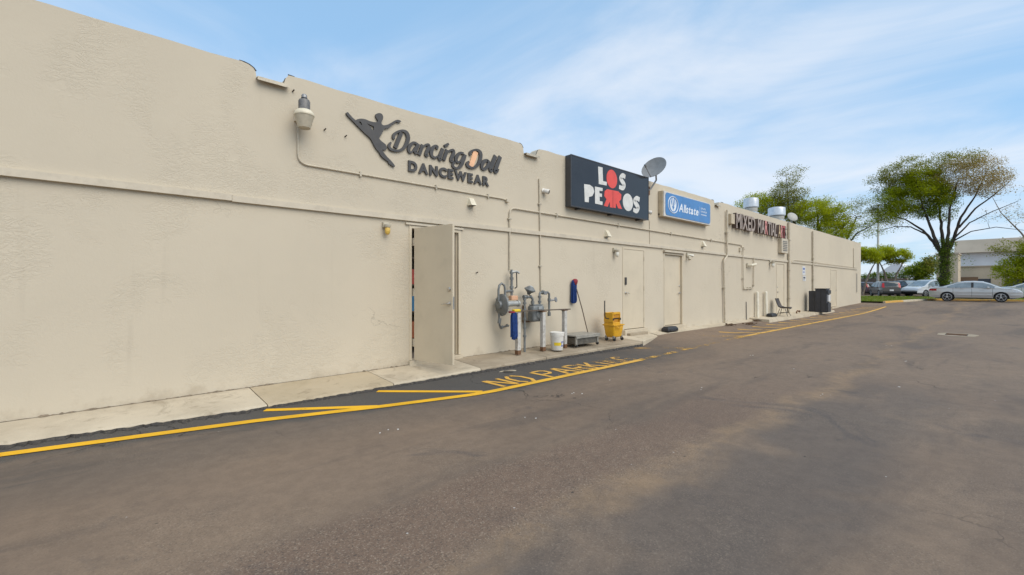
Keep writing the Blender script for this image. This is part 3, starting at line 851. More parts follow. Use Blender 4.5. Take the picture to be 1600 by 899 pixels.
M('cart_metal', (0.165, 0.150, 0.125), 0.5, 0.5, var=0.25, scale=10, dirt=0.5, dirtcol=(0.10, 0.065, 0.035))
M('cart_top', (0.335, 0.315, 0.27), 0.55, 0.2, var=0.18, scale=10, dirt=0.35)
M('chair_shell', (0.045, 0.033, 0.026), 0.5, var=0.2)
M('cabinet_black', (0.032, 0.034, 0.042), 0.5, var=0.15, scale=4)
M('fan_metal', (0.62, 0.64, 0.66), 0.35, 0.4, var=0.08, scale=5, dirt=0.1)
M('dish_grey', (0.27, 0.265, 0.255), 0.7, var=0.1, scale=8)
M('dish_pale', (0.40, 0.385, 0.34), 0.5, var=0.1, scale=8)
M('paper_white', (0.60, 0.60, 0.60), 0.6, var=0.04)
M('ink_blue', (0.09, 0.15, 0.38), 0.6)
M('ink_dark', (0.05, 0.05, 0.06), 0.6)
M('pvc', (0.74, 0.69, 0.57), 0.4, var=0.06, scale=8, dirt=0.12)
M('cardboard_red', (0.34, 0.05, 0.035), 0.6)
M('cardboard_blue', (0.015, 0.13, 0.27), 0.6)
M('cardboard_orange', (0.26, 0.075, 0.025), 0.6)

# ------------------------------------------------------------------ dance shop lettering
def poly_with_holes(outer, holes, y0, y1):
    cu = bpy.data.curves.new('cut', 'CURVE')
    cu.dimensions = '2D'; cu.fill_mode = 'BOTH'; cu.extrude = abs(y1 - y0) / 2
    for loop in [outer] + holes:
        s = cu.splines.new('POLY')
        s.points.add(len(loop) - 1)
        for i, (a, b) in enumerate(loop):
            s.points[i].co = (a, b, 0, 1)
        s.use_cyclic_u = True
    ob = bpy.data.objects.new('cut', cu)
    me = bpy.data.meshes.new_from_object(ob)
    v = [(p.co.x, (y0 + y1) / 2 - p.co.z, p.co.y) for p in me.vertices]
    f = [tuple(p.vertices) for p in me.polygons]
    bpy.data.objects.remove(ob); bpy.data.curves.remove(cu); bpy.data.meshes.remove(me)
    return v, f
def smooth_loop(pts, k=3):
    n, r = len(pts), []
    for i in range(n):
        p0, p1, p2, p3 = [Vector(pts[(i + j) % n]) for j in (-1, 0, 1, 2)]
        for q in range(k):
            t = q / k
            r.append(tuple(0.5 * ((2 * p1) + (p2 - p0) * t + (2 * p0 - 5 * p1 + 4 * p2 - p3) * t * t + (3 * p1 - p0 - 3 * p2 + p3) * t ** 3)))
    return r
sg = thing('wall_sign', 'dark cut-out lettering with a leaping dancer silhouette high on the beige wall', 'sign', (4.4, -0.03, 3.4))
v, f = poly_with_holes(smooth_loop(DANCER), [smooth_loop(h) for h in DANCER_HOLES], -0.034, -0.006)
MB().add(v, f).build('dancer_silhouette', 'letter_dark', sg)
for ch, strokes in SCRIPT:
    m = MB()
    for q, st in enumerate(strokes):
        stroke_into(m, st, -0.034 - 0.0012 * q, -0.006 - 0.0012 * q)
    m.build('script_letter', 'letter_dark', sg)
m = MB(); stroke_into(m, PEACH, -0.024, -0.006)
m.build('letter_inset', 'peach', sg)
lay, tw, th = lay_text('DANCEWEAR', 0.048, 0.11)
for ch, v, f, dx in lay:
    m = MB(); put_glyph(m, v, f, dx, 3.945, (5.725 - 3.945) / tw, 3.432, 0.172 / th, -0.034, 0.028)
    m.build('block_letter', 'letter_dark', sg)

# ------------------------------------------------------------------ black box sign
sg = thing('box_sign', 'black box sign with white and red letters, next to the satellite dish', 'sign', (9.7, -0.09, 3.29))
MB().b2(8.03, 11.372, -0.160, -0.004, 3.295, 4.478, 0.010).build('cabinet', 'sign_frame', sg)
MB().b2(8.05, 11.352, -0.167, -0.1605, 3.318, 4.455, 0.002).build('face_panel', 'sign_black', sg)
fr = MB()
fr.b2(8.026, 11.376, -0.174, -0.158, 3.290, 3.317).b2(8.026, 11.376, -0.174, -0.158, 4.456, 4.482).b2(8.026, 8.049, -0.1735, -0.158, 3.3175, 4.4555).b2(11.353, 11.376, -0.1735, -0.158, 3.3175, 4.4555)
fr.build('frame', 'sign_frame', sg)
for k in ('L', 'P', 'E', 'Q', 'R'):
    MB().plate(LOS[k], -0.1705, -0.1665).build('sign_letter', 'sign_red' if k in 'QR' else 'sign_white', sg)
for k, mt in (('O', 'sign_red'), ('O2', 'sign_white')):
    (cx, cz), (ex, _), (_, ez) = LOS[k]
    MB().plate([(cx + (ex - cx) * math.cos(a * math.pi / 16), cz + (ez - cz) * math.sin(a * math.pi / 16)) for a in range(32)], -0.1705, -0.1665).build('sign_letter', mt, sg)
for k in ('S', 'S2'):
    m = MB(); stroke_into(m, [(a, b, w * 0.60) for a, b, w in LOS[k]], -0.1705, -0.1665)
    m.build('sign_letter', 'sign_white', sg)
for x in (8.4, 9.7, 11.0):
    MB().b2(x - 0.03, x + 0.03, -0.12, -0.002, 3.262, 3.2945).build('bracket', 'sign_frame', sg)

# ------------------------------------------------------------------ blue insurance sign
sg = thing('box_sign', 'blue rounded box sign with white lettering and round emblem in a pale cabinet', 'sign', (13.7, -0.09, 3.5))
MB().b2(12.18, 15.30, -0.150, -0.004, 3.50, 4.245, 0.008).build('cabinet', 'cabinet_tan', sg)
MB().b2(12.20, 15.28, -0.172, -0.1505, 3.505, 4.24, 0.006).build('face_frame', 'cabinet_pale', sg)
def rrect(x0, x1, z0, z1, r):
    p = []
    for cx, cz, a0 in ((x1 - r, z0 + r, -90), (x1 - r, z1 - r, 0), (x0 + r, z1 - r, 90), (x0 + r, z0 + r, 180)):
        for k in range(6):
            a = rad(a0 + 18 * k)
            p.append((cx + r * math.cos(a), cz + r * math.sin(a)))
    return p
MB().plate(rrect(12.29, 15.25, 3.545, 4.205, 0.10), -0.182, -0.1715).build('face_panel', 'sign_blue', sg)
m = MB()
ring = [(12.73 + 0.30 * math.cos(a * math.pi / 12), 3.885 + 0.245 * math.sin(a * math.pi / 12)) for a in range(25)]
m.tube([(x, -0.1835, z) for x, z in ring], 0.014, 6)
for sx in (-1, 1):                                             # two cupped hands
    stroke_into(m, [(12.73 + sx * 0.015, 3.70, 0.05), (12.73 + sx * 0.11, 3.80, 0.10), (12.73 + sx * 0.16, 3.95, 0.06), (12.73 + sx * 0.11, 4.06, 0.03)], -0.1850, -0.1815)
    stroke_into(m, [(12.73 + sx * 0.06, 3.84, 0.05), (12.73 + sx * 0.05, 3.95, 0.045), (12.73 + sx * 0.02, 4.10, 0.03)], -0.1856, -0.1815)
m.build('emblem', 'sign_blue_white', sg)
lay, tw, th = lay_text('Allstate', 0.022, 0.07)
hmax = max(p[1] for _, v, f, dx in lay for p in v)
for ch, v, f, dx in lay:
    m = MB(); put_glyph(m, v, f, dx, 13.08, (14.36 - 13.08) / tw, 3.735, 0.245 / hmax, -0.1855, 0.004, 0.18)
    m.build('sign_letter', 'sign_blue_white', sg)
m = MB()
for z0, hh, x0, x1, nn in ((3.965, 0.060, 14.56, 14.92, 5), (3.865, 0.060, 14.56, 15.02, 6), (3.775, 0.035, 14.56, 14.98, 12)):
    for k in range(nn):
        a = x0 + (x1 - x0) * k / nn
        b = a + (x1 - x0) / nn * 0.62
        m.b2(a, a + 0.018, -0.185, -0.1815, z0, z0 + hh).b2(a + 0.019, b, -0.185, -0.1815, z0 + (hh * 0.4 if k % 2 else 0.0), z0 + (hh * 0.4 if k % 2 else 0.0) + 0.016)
m.b2(14.46, 14.468, -0.185, -0.1815, 3.76, 4.04)
m.build('small_print', 'sign_blue_white', sg)
for x, z in ((12.24, 3.56), (15.36, 3.62)):
    MB().b2(x - 0.06, x + 0.03, -0.05, -0.002, z - 0.03, z + 0.03).build('bracket', 'return_brown', sg)

# ------------------------------------------------------------------ channel letters
sg = thing('channel_letter_sign', 'row of deep cream and red block letters beneath the roof fans', 'sign', (20.2, -0.1, 3.6))
MB().b2(17.05, 17.36, -0.16, -0.003, 3.74, 4.10, 0.008).build('junction_box', 'cabinet_tan', sg)
MB().b2(17.36, 23.10, -0.045, -0.003, 3.82, 3.98, 0.004).build('raceway', 'return_brown', sg)
faces = 'CCCCC CCPCCCC TPRC'.replace(' ', '')
words = [('MIXED', 17.46, 19.32), ('MARTIAL', 19.62, 21.86), ('ARTS', 22.06, 23.12)]
k = 0
for wd, xa, xb in words:
    lay, tw, th = lay_text(wd, 0.022, 0.07)
    for ch, v, f, dx in lay:
        m = MB(); put_glyph(m, v, f, dx, xa, (xb - xa) / tw, 3.625, 0.545 / th, -0.175, 0.128)
        lt = m.build('channel_letter', 'return_brown', sg)
        m = MB(); put_glyph(m, v, f, dx, xa, (xb - xa) / tw, 3.625, 0.545 / th, -0.181, 0.0055)
        m.build('letter_face', {'C': 'face_cream', 'P': 'face_pink', 'R': 'face_red', 'T': 'face_tan'}[faces[k]], lt)
        k += 1

# ------------------------------------------------------------------ lamps, cameras, vents
t = thing('security_light', 'grey and cream security lamp high on the wall left of the dancer sign', 'lamp', (2.19, -0.22, 3.68))
MB().lathe([(0.078, 3.688), (0.082, 3.684), (0.128, 3.855), (0.124, 3.858), (0.072, 3.70)], (2.19, -0.22, 0), n=24).build('refractor_cup', 'lamp_beige', t, smooth=50)
MB().lathe([(0.132, 3.852), (0.137, 3.866), (0.128, 3.892), (0.098, 3.93), (0.05, 3.932)], (2.19, -0.22, 0), n=24).build('collar', 'lamp_cream', t, smooth=50)
MB().lathe([(0.076, 3.926), (0.078, 4.05), (0.066, 4.078), (0.040, 4.085)], (2.19, -0.22, 0), n=20).build('ballast_housing', 'lamp_grey', t, smooth=50)
MB().lathe([(0.040, 4.083), (0.042, 4.105), (0.036, 4.108)], (2.19, -0.22, 0), n=16).build('collar_ring', 'black_plastic', t)
MB().lathe([(0.037, 4.107), (0.037, 4.14), (0.028, 4.155), (0.01, 4.158)], (2.19, -0.22, 0), n=16).build('photocell', 'galvanised', t, smooth=50)
MB().tube([(2.19, -0.003, 3.90), (2.19, -0.10, 3.91), (2.19, -0.16, 3.915)], 0.028, 10).b2(2.12, 2.26, -0.03, -0.001, 3.82, 3.98, 0.006).build('wall_arm', 'wall_paint', t)
def conduit(label, pts, r=0.0135, y=-0.022, clamps=(), boxes=(), mat='pipe_paint', name='conduit'):
    """pipe fixed to the wall: run, clamps, junction boxes; pts are (X, z) or (X, z, y)"""
    P3 = [(p[0], p[2] if len(p) > 2 else y, p[1]) for p in pts]
    t = thing(name, label, 'pipe', (P3[0][0], 0.0, min(p[2] for p in P3)))
    # round the corners
    Q = [Vector(P3[0])]
    for i in range(1, len(P3) - 1):
        a, b, c = Vector(P3[i - 1]), Vector(P3[i]), Vector(P3[i + 1])
        d1 = (a - b); d2 = (c - b)
        rr = min(0.14 if r < 0.02 else 0.10, d1.length * 0.45, d2.length * 0.45)
        p, q = b + d1.normalized() * rr, b + d2.normalized() * rr
        for k in range(5):
            s = k / 4
            Q.append(p * (1 - s) ** 2 + b * 2 * s * (1 - s) + q * s * s)
    Q.append(Vector(P3[-1]))
    MB().tube(Q, r, 8).build('pipe', mat, t, smooth=60)
    for cx, cz, horiz in clamps:
        m = MB()
        if horiz:
            m.b2(cx - 0.014, cx + 0.014, y - r - 0.004, -0.001, cz - r - 0.028, cz + r + 0.028, 0.002)
        else:
            m.b2(cx - r - 0.028, cx + r + 0.028, y - r - 0.004, -0.001, cz - 0.014, cz + 0.014, 0.002)
        m.build('clamp', 'scupper_metal', t)
    for bx, bz, w, hh in boxes:
        MB().b2(bx - w / 2, bx + w / 2, -0.065, -0.001, bz - hh / 2, bz + hh / 2, 0.006).build('junction_box', 'pipe_paint', t)
    return t
conduit('thin conduit running from the security lamp below the dancer sign', [(2.17, 3.83), (2.17, 3.225), (6.10, 3.228), (6.2, 3.205)], 0.013, clamps=((3.1, 3.226, 1), (4.5, 3.227, 1), (5.7, 3.228, 1)), boxes=((6.2, 3.20, 0.07, 0.06),))
conduit('long pipe beneath the two box signs dropping to the gas meter', [(6.27, 1.80), (6.27, 3.07), (18.30, 3.04), (18.40, 2.92)], 0.016, y=-0.030, clamps=((6.27, 2.84, 0), (7.7, 3.066, 1), (10.13, 3.06, 1), (12.89, 3.054, 1), (15.67, 3.047, 1)))
conduit('vertical conduit with a camera, between dancer sign and black sign', [(7.15, 3.80), (7.20, 1.30)], 0.017, clamps=((7.16, 3.25, 0), (7.18, 1.9, 0)))
conduit('hairline conduit below the right end of the black sign', [(11.69, 3.34), (11.71, 2.67)], 0.008, y=-0.012)
conduit('drain pipe with offset elbow right of the blue sign', [(16.90, 4.22), (16.90, 2.70), (16.90, 2.56), (16.62, 2.38), (16.62, 2.2), (16.72, 0.12)], 0.036, y=-0.07, clamps=((16.9, 3.4, 0), (16.66, 1.4, 0)))
MB_t = conduit('pipe loop with valves on the wall left of the white posts', [(18.42, 2.93), (18.47, 1.35), (19.52, 1.38), (19.55, 2.62)], 0.020, y=-0.05, clamps=((18.45, 1.75, 0), (19.53, 1.5, 0), (18.9, 1.362, 1), (19.2, 1.37, 1)), boxes=((18.2, 2.86, 0.12, 0.14), (18.56, 2.92, 0.12, 0.10)))
conduit('broad downspout beside the far metal box', [(23.86, 4.44), (23.86, 0.16)], 0.06, y=-0.075, clamps=((23.86, 3.6, 0), (23.86, 2.2, 0), (23.86, 0.9, 0)))
conduit('downspout behind the black cabinet', [(27.8, 4.33), (27.86, 0.2)], 0.045, y=-0.06, clamps=((27.82, 2.9, 0), (27.84, 1.8, 0)))
conduit('sagging cable pipe along the far trim', [(23.98, 2.50), (24.5, 2.70), (27.6, 2.74), (29.0, 2.71), (38.2, 2.70)], 0.018, y=-0.07)
conduit('short vertical conduit near the far corner', [(37.4, 3.98), (37.45, 2.62)], 0.022, y=-0.03)
conduit('thin stub pipe rising from the pavement left of the white posts', [(18.8, 0.85), (18.83, 0.15)], 0.014, y=-0.03, mat='dark_steel', name='stub_pipe')

def wall_pack(x, z, w, label):
    t = thing('wall_light', label, 'lamp', (x, 0, z - 0.1))
    m = MB()
    hh = w * 0.95
    m.add([(x - w / 2, 0, z - hh / 2), (x + w / 2, 0, z - hh / 2), (x + w / 2, 0, z + hh / 2), (x - w / 2, 0, z + hh / 2),
           (x - w * 0.42, -0.13, z - hh / 2), (x + w * 0.42, -0.13, z - hh / 2), (x + w * 0.34, -0.035, z + hh / 2), (x - w * 0.34, -0.035, z + hh / 2)],
          [(0, 1, 2, 3), (4, 7, 6, 5), (0, 3, 7, 4), (1, 5, 6, 2), (3, 2, 6, 7), (0, 4, 5, 1)])
    m.build('housing', 'lamp_cream', t)
    MB().b2(x - w * 0.34, x + w * 0.34, -0.115, -0.02, z - hh / 2 - 0.008, z - hh / 2 - 0.001).build('lens', 'lamp_grey', t)
wall_pack(5.28, 3.06, 0.15, 'small wedge shaped wall light under the dance shop lettering')
wall_pack(9.62, 2.80, 0.17, 'small wedge shaped wall light below the black box sign')
wall_pack(15.05, 2.88, 0.19, 'small wedge shaped wall light below the blue box sign')

def jar_lamp(x, z, label, glass, s=1.0):
    t = thing('wall_lamp', label, 'lamp', (x, 0, z - 0.15))
    MB().b2(x - 0.055 * s, x + 0.055 * s, -0.05, -0.001, z + 0.02, z + 0.11 * s, 0.006).build('mounting_box', 'lamp_beige', t)
    MB().lathe([(0.052 * s, 0.05 * s), (0.055 * s, 0.028 * s), (0.045 * s, 0.0)], (x, -0.085 * s, z + 0.02), n=14).build('cap', 'lamp_beige', t, smooth=40)
    MB().lathe([(0.036 * s, 0.0), (0.044 * s, -0.04 * s), (0.040 * s, -0.09 * s), (0.018 * s, -0.115 * s)], (x, -0.085 * s, z + 0.018), n=14).build('glass_jar', glass, t, smooth=60)
jar_lamp(3.53, 2.40, 'small wall lamp with amber glass left of the open door', 'amber_glass')
jar_lamp(9.96, 2.33, 'small wall lamp with pale glass left of the door with keypad', 'frosted_glass', 1.15)
jar_lamp(21.5, 2.42, 'small wall lamp with pale glass above the brown chair', 'frosted_glass', 1.5)
t = thing('flood_light', 'twin head flood light right of the door with drip cap', 'lamp', (13.95, 0, 2.3))
MB().b2(13.89, 14.01, -0.05, -0.001, 2.40, 2.52, 0.006).build('mounting_box', 'lamp_beige', t)
MB().tube([(13.95, -0.04, 2.44), (13.93, -0.09, 2.38), (13.90, -0.12, 2.30)], [0.014, 0.03, 0.045], 10).build('lamp_head', 'lamp_beige', t)
MB().tube([(13.95, -0.04, 2.46), (14.02, -0.09, 2.45), (14.10, -0.13, 2.43)], [0.014, 0.03, 0.05], 10).build('lamp_head', 'frosted_glass', t)
t = thing('flood_light', 'flood light on an arm above the pipe loop', 'lamp', (19.1, 0, 2.2))
MB().b2(18.86, 18.98, -0.06, -0.001, 2.20, 2.36, 0.006).build('mounting_box', 'lamp_beige', t)
MB().tube([(18.92, -0.05, 2.28), (18.98, -0.14, 2.28), (19.30, -0.17, 2.31), (19.42, -0.18, 2.36)], [0.02, 0.05, 0.06, 0.03], 10).build('lamp_head', 'lamp_cream', t)
def bullet_camera(x, z, label):
    t = thing('security_camera', label, 'camera', (x, 0, z - 0.05))
    MB().lathe([(0.055, 0.0), (0.055, 0.02), (0.03, 0.035)], (x, -0.001, z + 0.02), (0, -1, 0), 14).build('base', 'white_plastic', t, smooth=40)
    d = Vector((0.45, -0.80, -0.25)).normalized()
    MB().lathe([(0.03, 0.0), (0.052, 0.02), (0.056, 0.10), (0.050, 0.125)], Vector((x - 0.01, -0.03, z + 0.015)), d, 14).build('body', 'white_plastic', t, smooth=40)
    MB().lathe([(0.040, 0.1255), (0.038, 0.128), (0.01, 0.129)], Vector((x - 0.01, -0.03, z + 0.015)), d, 14).build('lens', 'black_plastic', t)
bullet_camera(7.29, 3.54, 'white bullet camera on the wall right of the tall thin conduit')
bullet_camera(11.55, 3.55, 'white bullet camera at the lower right corner of the black box sign')

# metal louvred box, notices and other bits on the far wall
t = thing('electrical_box', 'beige metal box with dark louvres under the end of the block letters', 'box', (23.0, 0, 2.95))
MB().b2(22.55, 23.45, -0.16, -0.001, 2.95, 3.60, 0.01).build('housing', 'pipe_paint', t)
for k in range(6):
    MB().b2(22.70, 23.28, -0.172, -0.1605, 3.05 + 0.08 * k, 3.085 + 0.08 * k).build('louvre', 'lamp_grey', t)
t = thing('notice', 'white paper notice with blue print on the far wall', 'sign', (26.4, 0, 1.9))
MB().b2(26.15, 26.65, -0.012, -0.001, 2.02, 2.46).build('sheet', 'paper_white', t)
MB().b2(26.25, 26.55, -0.0145, -0.0125, 2.28, 2.38).b2(26.25, 26.5, -0.0145, -0.0125, 2.14, 2.19).build_each('print', 'ink_blue', t)
t = thing('notice', 'small lower notice with dark print under the white one', 'sign', (26.5, 0, 1.7))
MB().b2(26.22, 26.72, -0.012, -0.001, 1.72, 1.98).build('sheet', 'paper_white', t)
MB().b2(26.30, 26.62, -0.0145, -0.0125, 1.84, 1.93).b2(26.30, 26.52, -0.0145, -0.0125, 1.76, 1.79).build_each('print', 'ink_dark', t)
t = thing('wall_grille', 'tall narrow dark slot grille near the far corner', 'grille', (38.45, 0, 1.0))
MB().b2(38.3, 38.62, -0.02, -0.001, 1.0, 2.36, 0.004).build('frame', 'pipe_paint', t)
MB().b2(38.38, 38.54, -0.026, -0.0205, 1.06, 2.30).build('slot', 'lamp_grey', t)

# ------------------------------------------------------------------ gas meters
t = thing('gas_regulator', 'large round grey gas regulator with looped vent pipe on the wall', 'gas meter', (6.0, -0.2, 0.7))
ax = (1, -0.12, 0)
MB().lathe([(0.03, -0.10), (0.075, -0.095), (0.085, -0.05), (0.17, -0.035), (0.205, -0.015), (0.215, -0.012), (0.215, 0.012), (0.205, 0.015), (0.16, 0.04), (0.07, 0.075), (0.055, 0.09)], (5.87, -0.24, 1.10), ax, 26).build('diaphragm_case', 'meter_grey', t, smooth=35)
for k in range(10):
    a = 2 * math.pi * k / 10
    MB().cyl((5.84, -0.24 + 0.192 * math.cos(a), 1.10 + 0.192 * math.sin(a)), (5.90, -0.248 + 0.192 * math.cos(a), 1.10 + 0.192 * math.sin(a)), 0.011, n=6).build('bolt', 'meter_pale', t)
MB().cyl((5.94, -0.25, 1.115), (6.27, -0.28, 1.12), 0.058, 0.052, 16).cyl((6.25, -0.278, 1.12), (6.285, -0.282, 1.12), 0.064, n=16).build('spring_tube', 'meter_pale', t, smooth=40)
MB().tube([(5.80, -0.22, 1.16), (5.80, -0.22, 1.40), (5.82, -0.22, 1.48), (5.88, -0.22, 1.52), (5.95, -0.22, 1.48), (5.97, -0.22, 1.40), (5.97, -0.22, 1.22)], 0.022, 8).build('vent_loop', 'meter_grey', t, smooth=50)
MB().tube([(5.97, -0.22, 1.36), (6.20, -0.16, 1.37)], 0.026, 8).build('inlet_pipe', 'meter_grey', t)
MB().b2(6.11, 6.29, -0.26, -0.16, 1.185, 1.275, 0.012).build('tag_block', 'brass_tag', t)
MB().tube([(5.81, -0.22, 0.93), (5.83, -0.22, 0.70), (5.88, -0.2, 0.66), (6.15, -0.12, 0.67), (6.2, -0.02, 0.68)], 0.020, 8).build('outlet_pipe', 'meter_grey', t, smooth=50)
MB().cyl((5.815, -0.22, 0.74), (5.835, -0.22, 0.84), 0.034, n=8).cyl((5.86, -0.22, 0.655), (5.92, -0.2, 0.665), 0.032, n=8).build_each('fitting', 'meter_grey', t)
# riser with valve and hanging lock
MB().tube([(6.22, -0.14, 1.27), (6.22, -0.14, 1.80)], 0.026, 10).build('riser', 'meter_grey', t)
m = MB()
for zz in (1.36, 1.44, 1.62, 1.74):
    m.cyl((6.22, -0.14, zz - 0.025), (6.22, -0.14, zz + 0.025), 0.040, n=8)
m.build_each('fitting', 'meter_grey', t)
MB().tube([(6.22, -0.15, 1.75), (6.30, -0.20, 1.76), (6.36, -0.22, 1.73)], [0.03, 0.026, 0.022], 8).build('valve', 'meter_pale', t)
MB().tube([(6.30, -0.20, 1.74), (6.31, -0.20, 1.45), (6.27, -0.18, 1.42)], 0.014, 6).build('chain', 'dark_steel', t)

t = thing('gas_meter', 'grey gas meter with dome regulator and pipes behind the guard rail', 'gas meter', (6.8, -0.2, 0.6))
m = MB()
b = bmesh.new(); bmesh.ops.create_cube(b, size=1.0)
for q in b.verts: q.co = Vector((q.co.x * 0.34, q.co.y * 0.20, q.co.z * 0.34))
bmesh.ops.bevel(b, geom=b.edges[:], offset=0.055, segments=4, profile=0.5, affect='EDGES')
bmesh.ops.transform(b, matrix=Matrix.Translation((6.80, -0.26, 0.90)), verts=b.verts[:])
m.bm(b).build('meter_body', 'meter_grey', t, smooth=40)
MB().lathe([(0.115, 0.0), (0.12, 0.012), (0.10, 0.03), (0.04, 0.036)], (6.82, -0.355, 0.89), (0, -1, 0), 20).build('front_cover', 'meter_grey', t, smooth=35)
MB().b2(6.75, 6.86, -0.39, -0.36, 0.985, 1.04, 0.006).build('index_window', 'meter_pale', t)
MB().b2(6.66, 6.94, -0.33, -0.19, 1.066, 1.085, 0.006).build('top_flange', 'meter_grey', t)
MB().b2(6.64, 6.665, -0.10, -0.02, 0.70, 1.06).b2(6.64, 6.90, -0.06, -0.02, 0.70, 0.73).build('bracket', 'rust', t)
# left riser from the ground, over the dome and down into the meter
MB().tube([(6.47, -0.26, 0.10), (6.47, -0.26, 1.24), (6.66, -0.26, 1.245), (6.70, -0.26, 1.20), (6.70, -0.26, 1.08)], 0.025, 10).build('riser', 'meter_grey', t, smooth=50)
m = MB()
for zz in (0.45, 0.62, 0.80, 0.98, 1.12, 1.2):
    m.cyl((6.47, -0.26, zz - 0.02), (6.47, -0.26, zz + 0.02), 0.037, n=8)
m.cyl((6.44, -0.26, 1.245), (6.50, -0.26, 1.245), 0.042, n=8).cyl((6.52, -0.26, 1.245), (6.56, -0.26, 1.245), 0.036, n=8).cyl((6.62, -0.26, 1.245), (6.66, -0.26, 1.245), 0.036, n=8).cyl((6.70, -0.26, 1.10), (6.70, -0.26, 1.16), 0.038, n=8)
m.build_each('fitting', 'meter_grey', t)
MB().lathe([(0.03, -0.10), (0.045, -0.06), (0.10, -0.015), (0.118, 0.0), (0.118, 0.018), (0.10, 0.03), (0.07, 0.06), (0.04, 0.085), (0.015, 0.09)], (6.62, -0.26, 1.385), (0.1, -0.35, 1), 20).build('dome_regulator', 'meter_grey', t, smooth=35)
MB().lathe([(0.085, 0.031), (0.06, 0.062), (0.035, 0.088), (0.012, 0.094)], (6.62, -0.262, 1.386), (0.1, -0.35, 1), 20).build('dome_cap', 'meter_pale', t, smooth=35)
MB().tube([(6.91, -0.26, 1.08), (6.91, -0.26, 1.30), (6.95, -0.24, 1.33), (7.22, -0.20, 1.335), (7.27, -0.2, 1.30), (7.27, -0.2, 0.86)], 0.024, 10).build('outlet_pipe', 'meter_grey', t, smooth=50)
m = MB()
for p in ((6.91, -0.26, 1.14), (6.91, -0.26, 1.24)):
    m.cyl((p[0], p[1], p[2] - 0.02), (p[0], p[1], p[2] + 0.02), 0.037, n=8)
m.cyl((7.02, -0.23, 1.333), (7.07, -0.225, 1.333), 0.045, n=8).cyl((7.27, -0.2, 0.82), (7.27, -0.2, 0.90), 0.036, n=8).cyl((7.27, -0.2, 1.14), (7.27, -0.2, 1.2), 0.036, n=8)
m.build_each('fitting', 'meter_grey', t)
MB().cyl((7.045, -0.23, 1.34), (7.045, -0.29, 1.31), 0.016, n=8).b2(7.0, 7.09, -0.31, -0.29, 1.285, 1.33, 0.004).build('valve', 'galvanised', t)
MB().tube([(7.28, -0.2, 1.15), (7.44, -0.22, 1.17)], 0.02, 8).lathe([(0.055, 0), (0.06, 0.01), (0.055, 0.022), (0.02, 0.024)], (7.46, -0.21, 1.17), (0.3, -1, 0.2), 10).build('shutoff_wheel', 'galvanised', t)

# guard rail of three posts
t = thing('guard_rail', 'low guard rail of three worn white posts in front of the gas meters', 'guard rail', (6.8, -0.42, 0.13))
for x, top in ((6.13, 0.94), (6.84, 0.935), (7.52, 0.94)):
    p = MB().box((x, -0.42, (0.12 + top) / 2), (0.085, 0.085, top - 0.12), 0.008).build('post', 'post_paint', t)
    MB().box((x, -0.42, 0.17), (0.0865, 0.0865, 0.09), 0.003).build('rust_band', 'rust', p)
MB().bar((5.90, -0.42, 0.975), (7.70, -0.42, 0.962), 0.05, 0.022, 0.003).build('rail', 'rail_steel', t)
for x in (6.84, 7.52):
    MB().b2(x - 0.07, x + 0.07, -0.47, -0.37, 0.938, 0.951, 0.002).build('cap_plate', 'rust', t)

# blue mop head hung over the rail end
def mop_strands(cx, cy, z0, z1, w, d, n, seed, mat, parent, name='strands'):
    r = random.Random(seed)
    m = MB()
    for k in range(n):
        x = cx + r.uniform(-w, w); y = cy + r.uniform(-d, d)
        x2 = x + r.uniform(-0.02, 0.02); y2 = y + r.uniform(-0.02, 0.02)
        zb = z1 + r.uniform(-0.03, 0.05)
        m.tube([(x * 0.6 + cx * 0.4, y * 0.6 + cy * 0.4, z0), (x, y, z0 - 0.06), ((x + x2) / 2 + r.uniform(-0.008, 0.008), (y + y2) / 2, (z0 + zb) / 2), (x2, y2, zb)], 0.0105, 5)
    return m.build(name, mat, parent, smooth=80)
t = thing('hanging_mop', 'blue mop head with yellow clamp hanging over the guard rail end', 'mop', (5.99, -0.45, 0.45))
mop_strands(5.99, -0.46, 0.955, 0.46, 0.066, 0.030, 100, 3, 'mop_blue', t)
MB().box((6.06, -0.45, 0.992), (0.17, 0.09, 0.05), 0.018).build('clamp', 'mop_yellow', t)
MB().box((5.93, -0.46, 0.965), (0.12, 0.07, 0.03), 0.01).build('band', 'mop_red', t)
t = thing('mop', 'blue string mop with red band standing upside down against the wall', 'mop', (8.42, -0.36, 0.36))
MB().tube([(8.42, -0.36, 0.37), (8.37, -0.22, 0.95), (8.30, -0.06, 1.56)], 0.012, 8).build('handle', 'wood_dark', t)
mop_strands(8.26, -0.075, 1.60, 1.09, 0.058, 0.028, 90, 8, 'mop_blue', t)
MB().lathe([(0.02, -0.09), (0.05, -0.06), (0.066, 0.0), (0.058, 0.04), (0.03, 0.06)], (8.285, -0.085, 1.575), n=14).build('band', 'mop_red', t, smooth=50)

